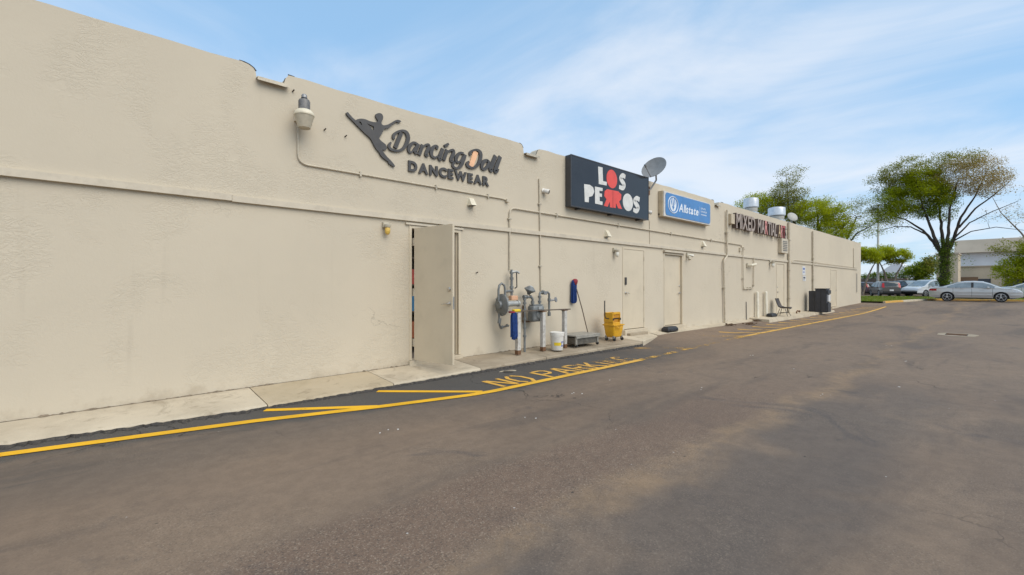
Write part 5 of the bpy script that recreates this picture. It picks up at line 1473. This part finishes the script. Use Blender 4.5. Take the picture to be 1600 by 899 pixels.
# the big spreading tree on the island (local: x away from the camera, y to the left, z up)
ivy = []
ri = random.Random(9)
for k in range(300):
    z = ri.uniform(1.2, 4.8); a = ri.uniform(0, 6.28) if k % 3 else 3.1 + ri.gauss(0, 0.5); rr = ri.uniform(0.26, 0.42) + 0.16 * max(0.0, math.sin(z * 1.3 + 2 * a))
    ivy.append(((rr * math.cos(a), rr * math.sin(a) - 0.02, z), 0.14, 16))
for k in range(26):
    ivy.append(((ri.uniform(-0.5, 0.5), ri.uniform(-1.5, 1.3), ri.uniform(2.3, 3.6)), 0.20, 7))
tree('spreading_tree', 'big spreading tree, left half green and right half dry brown, behind the silver sedan', (49.6, -3.65, 0.42),
     [[(0, 0, -0.2, 0.40), (0.02, -0.03, 1.2, 0.30), (0, 0.04, 2.6, 0.29), (0.0, 0.0, 3.7, 0.30)]],
     [[(0, 0.05, 3.4, 0.144), (0.1, 0.65, 4.6, 0.108), (0.3, 1.3, 5.6, 0.079), (0.4, 2.4, 6.6, 0.050), (0.3, 3.6, 7.2, 0.022)],
      [(0, 0.10, 3.5, 0.144), (-0.3, 0.6, 5.0, 0.108), (-0.5, 1.0, 6.6, 0.072), (-0.8, 1.4, 8.2, 0.043), (-1.0, 1.6, 9.6, 0.022)],
      [(0, 0, 3.6, 0.158), (0.2, 0.15, 5.2, 0.108), (0.5, 0.3, 7.0, 0.072), (0.6, 0.6, 9.0, 0.036)],
      [(0, -0.05, 3.6, 0.144), (-0.2, -0.25, 5.2, 0.101), (-0.2, -0.3, 7.0, 0.065), (-0.1, -0.7, 9.0, 0.036)],
      [(0, -0.1, 3.5, 0.144), (0.2, -0.55, 4.9, 0.108), (0.3, -0.9, 6.4, 0.079), (0.5, -1.7, 8.0, 0.050), (0.6, -2.3, 9.8, 0.022)],
      [(0.2, -0.8, 5.6, 0.072), (0.3, -1.7, 7.0, 0.058), (0.2, -2.7, 7.9, 0.036), (0.2, -3.5, 8.8, 0.018)],
      [(0.1, -0.5, 4.7, 0.065), (-0.1, -1.4, 5.9, 0.043), (-0.2, -2.6, 6.6, 0.029), (-0.3, -3.9, 7.2, 0.014)],
      [(0.0, -0.4, 4.5, 0.058), (-0.4, -1.5, 5.2, 0.036), (-0.5, -2.8, 5.4, 0.025), (-0.6, -4.3, 5.0, 0.013)],
      [(0.2, 1.0, 5.2, 0.065), (-0.2, 2.0, 5.9, 0.043), (-0.4, 3.0, 6.0, 0.025), (-0.4, 4.2, 5.7, 0.013)]],
     [((0, 1.2, 9.7), (1.7, 1.2, 0.8), 94, 'leaf_lime', 69, 0.27), ((0.2, 2.4, 9.2), (1.8, 1.2, 0.9), 94, 'leaf_lime', 65, 0.27), ((-0.6, 0.9, 8.7), (1.6, 1.1, 0.8), 81, 'leaf_lime', 65, 0.27), ((0, 3.3, 8.5), (1.8, 1.1, 0.8), 81, 'leaf_lime', 51, 0.27), ((0.3, 3.9, 7.5), (1.5, 0.9, 0.6), 44, 'leaf_olive', 45, 0.24), ((-0.3, 2.2, 7.6), (1.7, 1.3, 0.6), 86, 'leaf_lime', 55, 0.27), ((0.2, 1.0, 7.0), (1.5, 1.0, 0.6), 44, 'leaf_green', 48, 0.25), ((0, 2.9, 10.1), (1.4, 1.2, 0.6), 50, 'leaf_olive', 45, 0.25),
      ((0, 0.1, 7.6), (1.6, 0.9, 1.4), 60, 'leaf_green', 66, 0.25), ((0, 1.5, 10.9), (2.2, 2.4, 0.8), 110, 'leaf_olive', 33, 0.25), ((0, 3.7, 9.7), (1.4, 1.2, 1.4), 70, 'leaf_olive', 27, 0.25),
      ((0, -1.3, 9.6), (2.2, 2.2, 1.5), 338, 'leaf_dry', 33, 0.28), ((0, -2.4, 8.7), (1.8, 1.4, 1.0), 156, 'leaf_dry', 19, 0.24), ((0, -0.8, 10.7), (2.0, 1.8, 0.8), 90, 'leaf_olive', 21, 0.25),
      ((0, 3.4, 7.0), (1.6, 1.3, 0.7), 70, 'leaf_lime', 44, 0.27), ((-0.2, 0.2, 8.2), (1.5, 0.9, 1.0), 60, 'leaf_lime', 48, 0.27), ((0, 3.6, 6.2), (1.4, 1.6, 0.6), 30, 'leaf_olive', 13, 0.3), ((-0.3, -3.0, 6.3), (1.0, 1.4, 0.6), 31, 'leaf_dry', 7, 0.3)],
     11, leaf=0.092, extra_pts=[('leaf_deep', ivy)], group=None)

# trees beyond the end of the building
tree('leafy_tree', 'green tree rising behind the far end of the building roof', (47.0, 4.6, 0.4),
     [[(0, 0, -0.2, 0.34), (0, 0.1, 2.0, 0.28), (0.1, 0, 3.6, 0.24)]],
     [[(0.1, 0, 3.5, 0.18), (-0.4, 1.0, 5.5, 0.12), (-0.6, 1.8, 8.0, 0.06), (-0.5, 2.0, 10.8, 0.03)], [(0.1, 0, 3.5, 0.18), (0.2, -0.3, 5.8, 0.12), (0.3, -0.2, 7.6, 0.06)],
      [(0.1, -0.05, 3.5, 0.15), (0, -1.3, 5.2, 0.10), (0, -2.6, 6.6, 0.05)], [(0.1, 0.1, 3.6, 0.15), (-0.8, 2.4, 5.5, 0.09), (-1.4, 4.2, 8.0, 0.05), (-1.6, 5.4, 9.0, 0.025)]],
     [((0, 0.0, 7.5), (2.2, 2.5, 1.3), 200, 'leaf_lime', 69, 0.28), ((0, -1.4, 6.0), (1.8, 1.6, 1.3), 110, 'leaf_lime', 66, 0.28), ((-0.3, 2.0, 7.9), (1.8, 1.5, 1.2), 80, 'leaf_olive', 60, 0.27),
      ((-0.5, 2.0, 9.4), (1.3, 1.8, 1.2), 130, 'leaf_olive', 44, 0.28), ((-1.2, 4.2, 8.6), (1.4, 2.0, 1.1), 150, 'leaf_lime', 52, 0.28), ((-0.4, 1.6, 11.2), (0.8, 1.3, 0.7), 40, 'leaf_olive', 18, 0.22)],
     23, leaf=0.10, group=None)
tree('leafy_tree', 'sparse olive tree between the roof edge and the big spreading tree', (53.0, 4.2, 0.4),
     [[(0, 0, -0.2, 0.28), (0, 0.1, 2.5, 0.22)]],
     [[(0, 0.1, 2.4, 0.16), (0.2, 0.7, 5.0, 0.10), (0.2, 1.6, 7.4, 0.05)], [(0, 0.1, 2.4, 0.16), (0, -0.7, 5.0, 0.10), (0.1, -1.6, 7.6, 0.05)], [(0, 0, 3.8, 0.1), (0, -1.6, 6.0, 0.06), (0, -3.0, 6.8, 0.03)]],
     [((0, -1.9, 8.0), (1.6, 1.5, 1.5), 80, 'leaf_olive', 24, 0.28), ((0, 1.4, 8.6), (1.4, 1.4, 1.1), 60, 'leaf_dry', 9, 0.28), ((0, 0, 6.2), (1.5, 1.9, 1.0), 60, 'leaf_olive', 24, 0.28), ((0, -2.6, 6.4), (1.2, 1.2, 0.8), 40, 'leaf_green', 21, 0.26)],
     31, leaf=0.095, group=None)
for bx_, by_, sd_, lb in ((68.5, 4.9, 41, 'small round green tree next to the concrete pole, nearest the building'), (71.5, 2.7, 42, 'small flat-topped green tree right of the concrete pole')):
    tree('small_tree', lb, (bx_, by_, 0.36),
         [[(0, 0, -0.2, 0.16), (0.05, 0.2, 1.6, 0.13), (0, 0.5, 3.0, 0.10)], [(0.1, -0.1, -0.2, 0.14), (0, -0.5, 1.8, 0.11), (0, -0.9, 3.0, 0.08)]],
         [[(0, 0.5, 2.9, 0.09), (0.2, 1.0, 4.2, 0.05)], [(0, -0.9, 2.9, 0.08), (0, -1.4, 4.1, 0.04)]],
         [((0, 0.6, 5.1), (1.5, 1.3, 1.1), 70, 'leaf_lime', 60, 0.27), ((0, -0.8, 4.7), (1.5, 1.3, 1.0), 70, 'leaf_lime', 60, 0.27)], sd_, 'bark_pale', 0.14)
tree('bushy_tree', 'dense bright green tree at the right edge behind the cars', (65.5, -8.3, 0.36),
     [[(0, 0, -0.2, 0.2), (0, 0.2, 2.0, 0.16)]], [[(0, 0.2, 1.9, 0.12), (0, 0.9, 3.6, 0.06)], [(0, 0.2, 1.9, 0.12), (0.2, -0.8, 4.6, 0.06)]],
     [((0, 0.3, 2.4), (1.6, 1.9, 1.8), 150, 'leaf_lime', 44, 0.28), ((0, -0.9, 4.2), (1.6, 1.5, 1.6), 120, 'leaf_lime', 44, 0.28), ((0, 1.2, 4.6), (1.3, 1.4, 1.0), 50, 'leaf_olive', 18, 0.28)],
     51, leaf=0.14, group=None)
tree('bare_tree', 'nearly leafless tree with upright pale branches at the right edge', (70.0, -9.4, 0.36),
     [[(0, 0, -0.2, 0.3), (0, 0.1, 3.0, 0.24)]],
     [[(0, 0.1, 2.8, 0.18), (0, 0.5, 6.0, 0.11), (0, 0.6, 9.5, 0.06), (0, 0.5, 12.0, 0.03)], [(0, 0.1, 4.0, 0.12), (0, 1.4, 6.6, 0.07), (0, 2.8, 8.8, 0.04), (0, 3.4, 10.5, 0.02)], [(0, 0.1, 3.0, 0.14), (0, -0.8, 6.0, 0.08), (0, -1.2, 10.0, 0.04)]],
     [((0, 0.9, 9.5), (1.4, 2.0, 2.6), 70, 'leaf_dry', 3, 0.25), ((0, 0.5, 5.4), (1.0, 1.2, 1.0), 24, 'leaf_olive', 26, 0.26)], 61, 'bark_pale', 0.17, group=None)
tree('shrubby_tree', 'low green tree left of the big trunk, behind the white van', (78.0, 0.4, 0.36),
     [[(0, 0, -0.2, 0.16), (0, 0.1, 1.6, 0.12)]], [[(0, 0.1, 1.5, 0.1), (0, 0.4, 3.0, 0.05)]],
     [((0, 0.2, 2.8), (1.6, 1.5, 1.5), 90, 'leaf_green', 44, 0.32), ((0, -0.9, 3.6), (1.2, 0.9, 1.2), 40, 'leaf_olive', 30, 0.3)], 71, leaf=0.2, group=None)

# clipped hedge behind the fence
hd = thing('hedge', 'dark green hedge showing above the brown fence', 'hedge', (78, 6, 0.3))
rh = random.Random(14)
leaf_cloud('foliage', 'leaf_deep', hd, [((rh.uniform(76.5, 78.5), rh.uniform(1.5, 12), rh.uniform(0.5, 3.1)), 0.3, 24) for _ in range(420)], 0.22, 15)
m = MB()
for k in range(12):
    m.cyl((77.5, 1.9 + 0.85 * k, 0.2), (77.5, 1.9 + 0.85 * k, 2.6), 0.05, 0.03, 6)
m.build('stems', 'bark', hd)

# ------------------------------------------------------------------ fence, pole, far buildings
M('fence_brown', (0.225, 0.165, 0.130), 0.8, var=0.18, scale=1.5, bump=0.2)
fc = thing('fence', 'brown board fence behind the parked hatchback', 'fence', (73.5, 5, 0.36))
y = 1.2
while y < 13:
    MB().b2(73.5, 73.53, y, y + 0.235, 0.36, 2.40 + 0.01 * math.sin(y * 9)).build('board', 'fence_brown', fc)
    y += 0.25
for yy in (1.15, 3.6, 6.1, 8.6, 11.1):
    MB().b2(73.40, 73.495, yy, yy + 0.1, 0.36, 2.46).build('post', 'cabinet_tan', fc)
pl = thing('utility_pole', 'tall pale concrete pole between the small trees', 'pole', (72.0, 3.85, 0.36))
MB().tube([(72, 3.85, 0.3), (72, 3.83, 6.0), (72, 3.80, 11.5)], [0.15, 0.13, 0.08], 10).build('shaft', 'cabinet_pale', pl, smooth=50)
MB().tube([(72, 3.80, 11.45), (72, 3.80, 11.6)], 0.10, 10).build('cap', 'bark_pale', pl)

M('far_beige', (0.52, 0.44, 0.32), 0.8, var=0.08, scale=0.4)
M('far_tan', (0.47, 0.40, 0.31), 0.8, var=0.08, scale=0.4)
M('far_white', (0.74, 0.75, 0.77), 0.6, var=0.06, scale=0.4)
M('far_brown', (0.20, 0.12, 0.065), 0.7, var=0.1, scale=0.5)
M('window_dark', (0.05, 0.055, 0.07), 0.15)
fb = thing('far_building', 'large beige building with a white band behind the big tree', 'building', (112, -6, 0.3))
MB().b2(104, 124, -22, -1.4, 0.2, 4.7).build('lower_wall', 'far_beige', fb)
MB().b2(104.3, 124, -22, -1.7, 4.701, 6.8).build('white_band', 'far_white', fb)
MB().plate([(103.2, 6.801), (124, 6.801), (124, 8.9), (104.2, 8.9)], -22.4, -1.3).build('upper_wall', 'far_tan', fb)
MB().b2(103.9, 103.999, -4.0, -1.6, 0.4, 2.9).build('garage_door', 'far_brown', fb)
for yy in (-11.5, -8.6, -5.4):
    w_ = MB().b2(103.93, 103.999, yy, yy + 1.6, 1.3, 2.6).build('window', 'window_dark', fb)
    MB().b2(103.90, 103.929, yy - 0.1, yy + 1.7, 1.18, 1.3).build('sill', 'far_white', w_)
MB().b2(103.8, 103.999, -22, -1.4, 4.55, 4.70).build('ledge', 'far_tan', fb)
wr = thing('gabled_house', 'white house with sloping roof glimpsed beyond the dark car', 'building', (93, 3.8, 0.3))
MB().b2(91, 99, 1.6, 7.2, 0.2, 2.6).build('wall', 'far_white', wr)
m = MB()
m.add([(90.6, 1.0, 2.5), (99.4, 1.0, 2.5), (99.4, 4.4, 5.2), (90.6, 4.4, 5.2), (90.6, 7.8, 2.5), (99.4, 7.8, 2.5)], [(0, 1, 2, 3), (3, 2, 5, 4), (0, 3, 4), (1, 5, 2), (0, 4, 5, 1)])
m.build('roof', 'far_white', wr)
MB().b2(90.9, 90.999, 2.6, 3.8, 1.0, 2.1).build('window', 'window_dark', wr)
bt = thing('tower_block', 'pale beige wall corner just left of the big tree trunk', 'building', (96, -0.9, 0.3))
MB().b2(94, 100, -2.2, 0.15, 0.2, 6.2).build('wall', 'far_beige', bt)
MB().b2(93.9, 100.1, -2.3, 0.25, 6.201, 6.4).build('cornice', 'far_tan', bt)

# ------------------------------------------------------------------ cars
def paint(name, col, metal=0.35, rough=0.28):
    mt, nt = newmat(name)
    P = nt.n('ShaderNodeNewGeometry').outputs['Position']
    c = nt.mix(nt.noise(P, 3.0, 3.0), [k * 0.95 for k in col], [min(1, k * 1.04) for k in col])
    finish(nt, c, rough, metal, None, 0.5, {'Coat Weight': 0.6, 'Coat Roughness': 0.08})
paint('paint_silver', (0.56, 0.56, 0.55), 0.45, 0.32)
paint('paint_brown', (0.115, 0.105, 0.095))
paint('paint_black', (0.020, 0.020, 0.026), 0.1)
paint('paint_white', (0.66, 0.68, 0.69), 0.05)
paint('paint_pearl', (0.62, 0.61, 0.58), 0.1)
paint('paint_maroon', (0.10, 0.055, 0.065), 0.2)
M('car_glass', (0.035, 0.045, 0.045), 0.06, var=0.2, scale=3, spec=0.8)
M('car_glass_pale', (0.20, 0.25, 0.28), 0.06, var=0.2, scale=3, spec=0.8)
M('tail_red', (0.42, 0.012, 0.018), 0.2, var=0.1)
M('head_clear', (0.55, 0.57, 0.60), 0.12, var=0.2, scale=20)
M('alloy', (0.60, 0.60, 0.60), 0.3, 0.8, var=0.1)
M('trim_black', (0.020, 0.020, 0.021), 0.55)
M('plate_white', (0.72, 0.72, 0.70), 0.5)
def interp(tab, x):
    if x <= tab[0][0]: return tab[0][1]
    for (a, za), (b, zb) in zip(tab, tab[1:]):
        if x <= b:
            s = (x - a) / (b - a)
            return za + (zb - za) * s
    return tab[-1][1]
def make_car(name, label, spec):
    """lofted body: x runs from tail (0) to nose (L), y across, z up; faces sorted into parts by where they lie"""
    L, W = spec['L'], spec['W']
    U, belt, roof = spec['U'], spec['belt'], spec['roof']
    xr, xf, wr_ = spec['wheels']
    t = thing(name, label, 'car', (0, 0, 0), spec.get('group'))
    def low(x):
        e = min(x, L - x)
        z = 0.20 + (0.16 * (1 - e / 0.5) if e < 0.5 else 0.0)
        for w in (xr, xf):
            R_ = wr_ + 0.055
            if abs(x - w) < R_:
                z = max(z, wr_ + math.sqrt(R_ * R_ - (x - w) ** 2))
        return z
    def half(x, z):
        e = min(x, L - x)
        w = W / 2 * (1 - 0.16 * max(0.0, 1 - e / 0.75) ** 2.2)
        b = interp(belt, x)
        if z > b: w *= 1 - spec.get('tumble', 0.23) * (z - b) / (roof - b)
        elif z < 0.5: w *= 1 - 0.07 * (0.5 - z) / 0.3
        else: w *= 1 - 0.02 * abs((z - 0.68) / 0.3)
        return w
    xs_ = sorted(set([round(k * L / 110, 3) for k in range(111)]))
    NS = 30
    tops = [1.0, 0.96, 0.88, 0.76, 0.58, 0.38, 0.19, 0.0]
    def section(x):
        zl, zt = low(x), interp(U, x)
        rd = 0.07
        pts = []
        for k in range(NS):
            z = zl + (max(zt - rd, zl + 0.02) - zl) * k / (NS - 1)
            pts.append((half(x, z), z, 's'))
        z1 = max(zt - rd, zl + 0.02)
        hw = half(x, z1)
        for q in tops[1:]:
            pts.append((hw * q, zt - (zt - z1) * q ** 5, 't'))
        return pts
    parts = {}
    def put(pn, quad):
        d = parts.setdefault(pn, ([], []))
        k = len(d[0]); d[0].extend(quad); d[1].append(tuple(range(k, k + len(quad))))
    S = [section(x) for x in xs_]
    n = len(S[0])
    for i in range(len(xs_) - 1):
        for k in range(n - 1):
            a, b, c, d = S[i][k], S[i + 1][k], S[i + 1][k + 1], S[i][k + 1]
            xm = (xs_[i] + xs_[i + 1]) / 2; zm = (a[1] + b[1] + c[1] + d[1]) / 4; ym = (a[0] + b[0] + c[0] + d[0]) / 4
            reg = 't' if k >= NS - 1 else 's'
            pn = spec['cls'](xm, ym, zm, reg, interp(belt, xm), interp(U, xm), half(xm, zm))
            q = [(xs_[i], a[0], a[1]), (xs_[i + 1], b[0], b[1]), (xs_[i + 1], c[0], c[1]), (xs_[i], d[0], d[1])]
            put(pn, q[::-1])
            put(pn, [(x, -y, z) for x, y, z in q])
    for i, flip in ((0, False), (len(xs_) - 1, True)):
        for k in range(n - 1):
            a, d = S[i][k], S[i][k + 1]
            for j in range(10):
                s0, s1 = -1 + 2 * j / 10, -1 + 2 * (j + 1) / 10
                q = [(xs_[i], a[0] * s0, a[1]), (xs_[i], a[0] * s1, a[1]), (xs_[i], d[0] * s1, d[1]), (xs_[i], d[0] * s0, d[1])]
                zm = (a[1] + d[1]) / 2
                pn = spec['cls'](xs_[i], abs(a[0] * (s0 + s1) / 2), zm, 'e', interp(belt, xs_[i]), interp(U, xs_[i]), a[0])
                put(pn, q if flip else q[::-1])
    mats = dict(body=spec['paint'], side_window=spec.get('glass', 'car_glass'), windscreen=spec.get('glass2', 'car_glass'), rear_window=spec.get('glass', 'car_glass'), tail_light='tail_red', head_light='head_clear', lower_trim='trim_black', pillar='trim_black', roof_panel=spec.get('roof_paint', spec['paint']))
    for pn, (v, f) in parts.items():
        b = bmesh.new()
        vs = [b.verts.new(p) for p in v]
        for q in f:
            try: b.faces.new([vs[i] for i in q])
            except ValueError: pass
        bmesh.ops.remove_doubles(b, verts=b.verts[:], dist=0.0006)
        m = MB(); b.verts.index_update(); m.bm(b)
        if pn in ('body', 'roof_panel'): m.build(pn, mats[pn], t, smooth=38)
        else: m.build_each(pn, mats[pn], t, smooth=38, small=8)
    for x in (xr, xf):
        for s in (-1, 1):
            yo = s * (W / 2 - 0.02); yi = s * (W / 2 - 0.22)
            dirn = (0, s, 0)
            w = MB().lathe([(wr_ * 0.62, 0.0), (wr_ * 0.94, 0.0), (wr_, 0.03), (wr_, 0.16), (wr_ * 0.95, 0.198), (wr_ * 0.70, 0.205), (wr_ * 0.66, 0.19)], (x, yi, wr_), dirn, 28).build('tyre', 'rubber', t, smooth=40)
            m = MB().lathe([(wr_ * 0.74, 0.150), (wr_ * 0.75, 0.2065), (wr_ * 0.69, 0.208), (wr_ * 0.67, 0.165), (wr_ * 0.10, 0.160)], (x, yi, wr_), dirn, 24)
            m.lathe([(wr_ * 0.14, 0.155), (wr_ * 0.13, 0.192), (wr_ * 0.05, 0.196)], (x, yi, wr_), dirn, 10)
            for q in range(5):
                a = 2 * math.pi * q / 5 + 0.3
                ca, sa = math.cos(a), math.sin(a)
                m.bar((x + ca * wr_ * 0.10, yi + s * 0.180, wr_ + sa * wr_ * 0.10), (x + ca * wr_ * 0.70, yi + s * 0.190, wr_ + sa * wr_ * 0.70), 0.075, 0.02)
            m.build('rim', 'alloy', w, smooth=40)
            MB().lathe([(wr_ * 0.58, 0.150), (wr_ * 0.57, 0.1595), (0.02, 0.159)], (x, yi, wr_), dirn, 20).build('brake_disc', 'galvanised', w)
    # dark underside and arch liners
    m = MB().b2(0.35, L - 0.35, -W / 2 + 0.24, W / 2 - 0.24, 0.22, 0.75)
    m.build('underbody', 'trim_black', t)
    for s in (-1, 1):
        xm = spec['mirror']
        MB().box((xm, s * (half(xm, 1.0) + 0.09), interp(belt, xm) + 0.06), (0.12, 0.18, 0.12), 0.03).build('mirror', spec['paint'], t)
    for hx in spec.get('handles', ()):
        for s in (-1, 1):
            MB().box((hx, s * (half(hx, interp(belt, hx) - 0.10) + 0.012), interp(belt, hx) - 0.10), (0.19, 0.02, 0.028), 0.006).build('door_handle', spec['paint'], t)
    for hx in spec.get('shuts', ()):
        for s in (-1, 1):
            v = []
            for k in range(9):
                z = 0.34 + (interp(belt, hx) - 0.34) * k / 8
                v += [(hx - 0.006, s * (half(hx, z) + 0.003), z), (hx + 0.006, s * (half(hx, z) + 0.003), z)]
            MB().add(v, [(2 * k, 2 * k + 1, 2 * k + 3, 2 * k + 2) for k in range(8)]).build('door_gap', 'trim_black', t)
    pz = spec.get('plate')
    if pz:
        MB().box((-0.012, 0, pz), (0.012, 0.34, 0.16), 0.003).build('number_plate', 'plate_white', t)
    return t

def sedan_cls(L, w0, w1, bp, tail, head):
    """window band from w0 to w1, door pillar at bp"""
    def cls(x, y, z, reg, b, u, hw):
        if reg == 's':
            if w0 < x < w1 and b + 0.015 < z < u - 0.115:
                return 'pillar' if abs(x - bp) < 0.05 else 'side_window'
            if x < tail[0] and tail[1] < z < tail[2]: return 'tail_light'
            if x > L - head[0] and head[1] < z < head[2]: return 'head_light'
            if z < 0.27: return 'lower_trim'
            return 'body'
        if reg == 't':
            if u > b + 0.06 and u < head[3] and y < hw * 0.9:
                return 'windscreen' if x > L / 2 else 'rear_window'
            return 'body'
        if tail[1] < z < tail[2] and y > hw * 0.42: return 'tail_light' if x < L / 2 else 'head_light'
        if z < 0.42: return 'lower_trim'
        return 'body'
    return cls
# silver sedan parked across the end of the lot, nose to the right
sed = make_car('sedan', 'silver four door sedan parked side-on under the big tree', dict(
    L=4.62, W=1.80, roof=1.46, paint='paint_silver', tumble=0.24,
    U=[(0, 0.86), (0.05, 0.98), (0.25, 1.045), (0.75, 1.09), (1.05, 1.22), (1.45, 1.385), (1.85, 1.45), (2.3, 1.462), (2.75, 1.43), (3.1, 1.30), (3.5, 1.09), (3.62, 1.035), (4.1, 0.965), (4.42, 0.86), (4.57, 0.74), (4.62, 0.62)],
    belt=[(0, 0.96), (1.0, 0.965), (2.3, 0.945), (3.4, 0.92), (4.62, 0.86)],
    wheels=(0.98, 3.62, 0.325), mirror=3.02, handles=(1.72, 2.72), shuts=(1.28, 2.22, 3.22), plate=0.72, glass='car_glass_pale', glass2='car_glass_pale',
    cls=sedan_cls(4.62, 0.95, 3.30, 2.24, (0.42, 0.76, 0.90), (0.46, 0.66, 0.80, 1.40))))
sed.location = (46.0, -3.10, gz(46, -5.3)); sed.rotation_euler = (0, 0, rad(-90))
def hatch_cls(L, w0, w1, pil, tl, wing, roofz):
    def cls(x, y, z, reg, b, u, hw):
        if reg == 's':
            if w0 < x < w1 and b + 0.02 < z < u - 0.12:
                return 'pillar' if any(abs(x - p) < 0.05 for p in pil) else 'side_window'
            if x < 0.22 and tl[0] < z < tl[1]: return 'tail_light'
            if x > L - 0.5 and 0.68 < z < 0.86: return 'head_light'
            if z < 0.36: return 'lower_trim'
            return 'body'
        if reg == 't':
            if x < L / 2 and wing < u < roofz - 0.09 and y < hw * 0.80: return 'rear_window'
            if x < 0.40 and tl[0] < u < tl[1] and y >= hw * 0.80: return 'tail_light'
            if x > L / 2 and b + 0.08 < u < roofz - 0.06 and y < hw * 0.9: return 'windscreen'
            return 'body'
        if x < L / 2 and tl[0] < z < tl[1] and y > hw * 0.80: return 'tail_light'
        if x > L / 2 and 0.66 < z < 0.86 and y > hw * 0.55: return 'head_light'
        if z < 0.55: return 'lower_trim'
        return 'body'
    return cls
hat = make_car('hatchback', 'boxy dark brown hatchback seen from behind beside the fence', dict(
    L=4.1, W=1.80, roof=1.60, paint='paint_brown', roof_paint='paint_pearl', tumble=0.17,
    U=[(0, 0.98), (0.04, 1.06), (0.10, 1.18), (0.20, 1.40), (0.28, 1.52), (0.42, 1.585), (1.2, 1.61), (2.2, 1.60), (2.7, 1.50), (3.2, 1.14), (3.35, 1.07), (3.85, 0.98), (4.03, 0.86), (4.1, 0.66)],
    belt=[(0, 0.98), (2.0, 0.98), (4.1, 0.94)], wheels=(0.74, 3.28, 0.33), mirror=2.75, shuts=(1.2, 2.1, 3.0), plate=0.66,
    cls=hatch_cls(4.1, 0.45, 3.0, (1.2, 2.1), (0.98, 1.44), 1.08, 1.60)))
hat.location = (60.8, 1.05, gz(61, 1.75)); hat.rotation_euler = (0, 0, rad(24))
suv = make_car('suv', 'black sport utility car between the hatchback and the white van', dict(
    L=4.8, W=1.94, roof=1.75, paint='paint_black', tumble=0.2,
    U=[(0, 1.02), (0.08, 1.12), (0.35, 1.55), (0.6, 1.68), (1.5, 1.76), (2.5, 1.73), (2.95, 1.60), (3.5, 1.20), (3.65, 1.13), (4.35, 1.05), (4.65, 0.92), (4.8, 0.70)],
    belt=[(0, 1.08), (2.0, 1.06), (4.8, 0.98)], wheels=(0.95, 3.85, 0.37), mirror=3.2, shuts=(1.4, 2.4, 3.4), plate=0.70, glass2='car_glass_pale',
    cls=hatch_cls(4.8, 0.6, 3.3, (1.4, 2.4), (1.0, 1.2), 1.22, 1.75)))
suv.location = (71.0, 2.1, gz(71, 1.0)); suv.rotation_euler = (0, 0, rad(-140))
van = make_car('van', 'white minivan with its nose towards the camera left of the silver sedan', dict(
    L=4.9, W=1.92, roof=1.78, paint='paint_white', tumble=0.18,
    U=[(0, 1.0), (0.06, 1.12), (0.2, 1.58), (0.4, 1.72), (1.5, 1.79), (2.7, 1.76), (3.2, 1.62), (3.85, 1.22), (4.0, 1.13), (4.5, 1.02), (4.78, 0.88), (4.9, 0.68)],
    belt=[(0, 1.08), (2.5, 1.04), (4.9, 0.95)], wheels=(0.95, 3.95, 0.34), mirror=3.5, shuts=(1.5, 2.6, 3.6), plate=0.7, glass='car_glass_pale', glass2='car_glass_pale',
    cls=hatch_cls(4.9, 0.5, 3.6, (1.5, 2.6), (1.0, 1.4), 1.2, 1.78)))
van.location = (67.4, -2.5, gz(66, -3)); van.rotation_euler = (0, 0, rad(150))
mar = dup(hat, (70.8, 4.2, gz(71, 4)), rad(60), 'maroon car mostly hidden left of the brown hatchback')
for ch in mar.children:
    if ch.data.materials[0].name == 'paint_brown':
        ch.data = ch.data.copy(); ch.data.materials[0] = MATS['paint_maroon']
prl = dup(sed, (54.6, -6.55, gz(54, -7)), rad(-93), 'white car half hidden behind the nose of the silver sedan')
for ch in prl.children:
    if ch.data.materials[0].name == 'paint_silver':
        ch.data = ch.data.copy(); ch.data.materials[0] = MATS['paint_pearl']
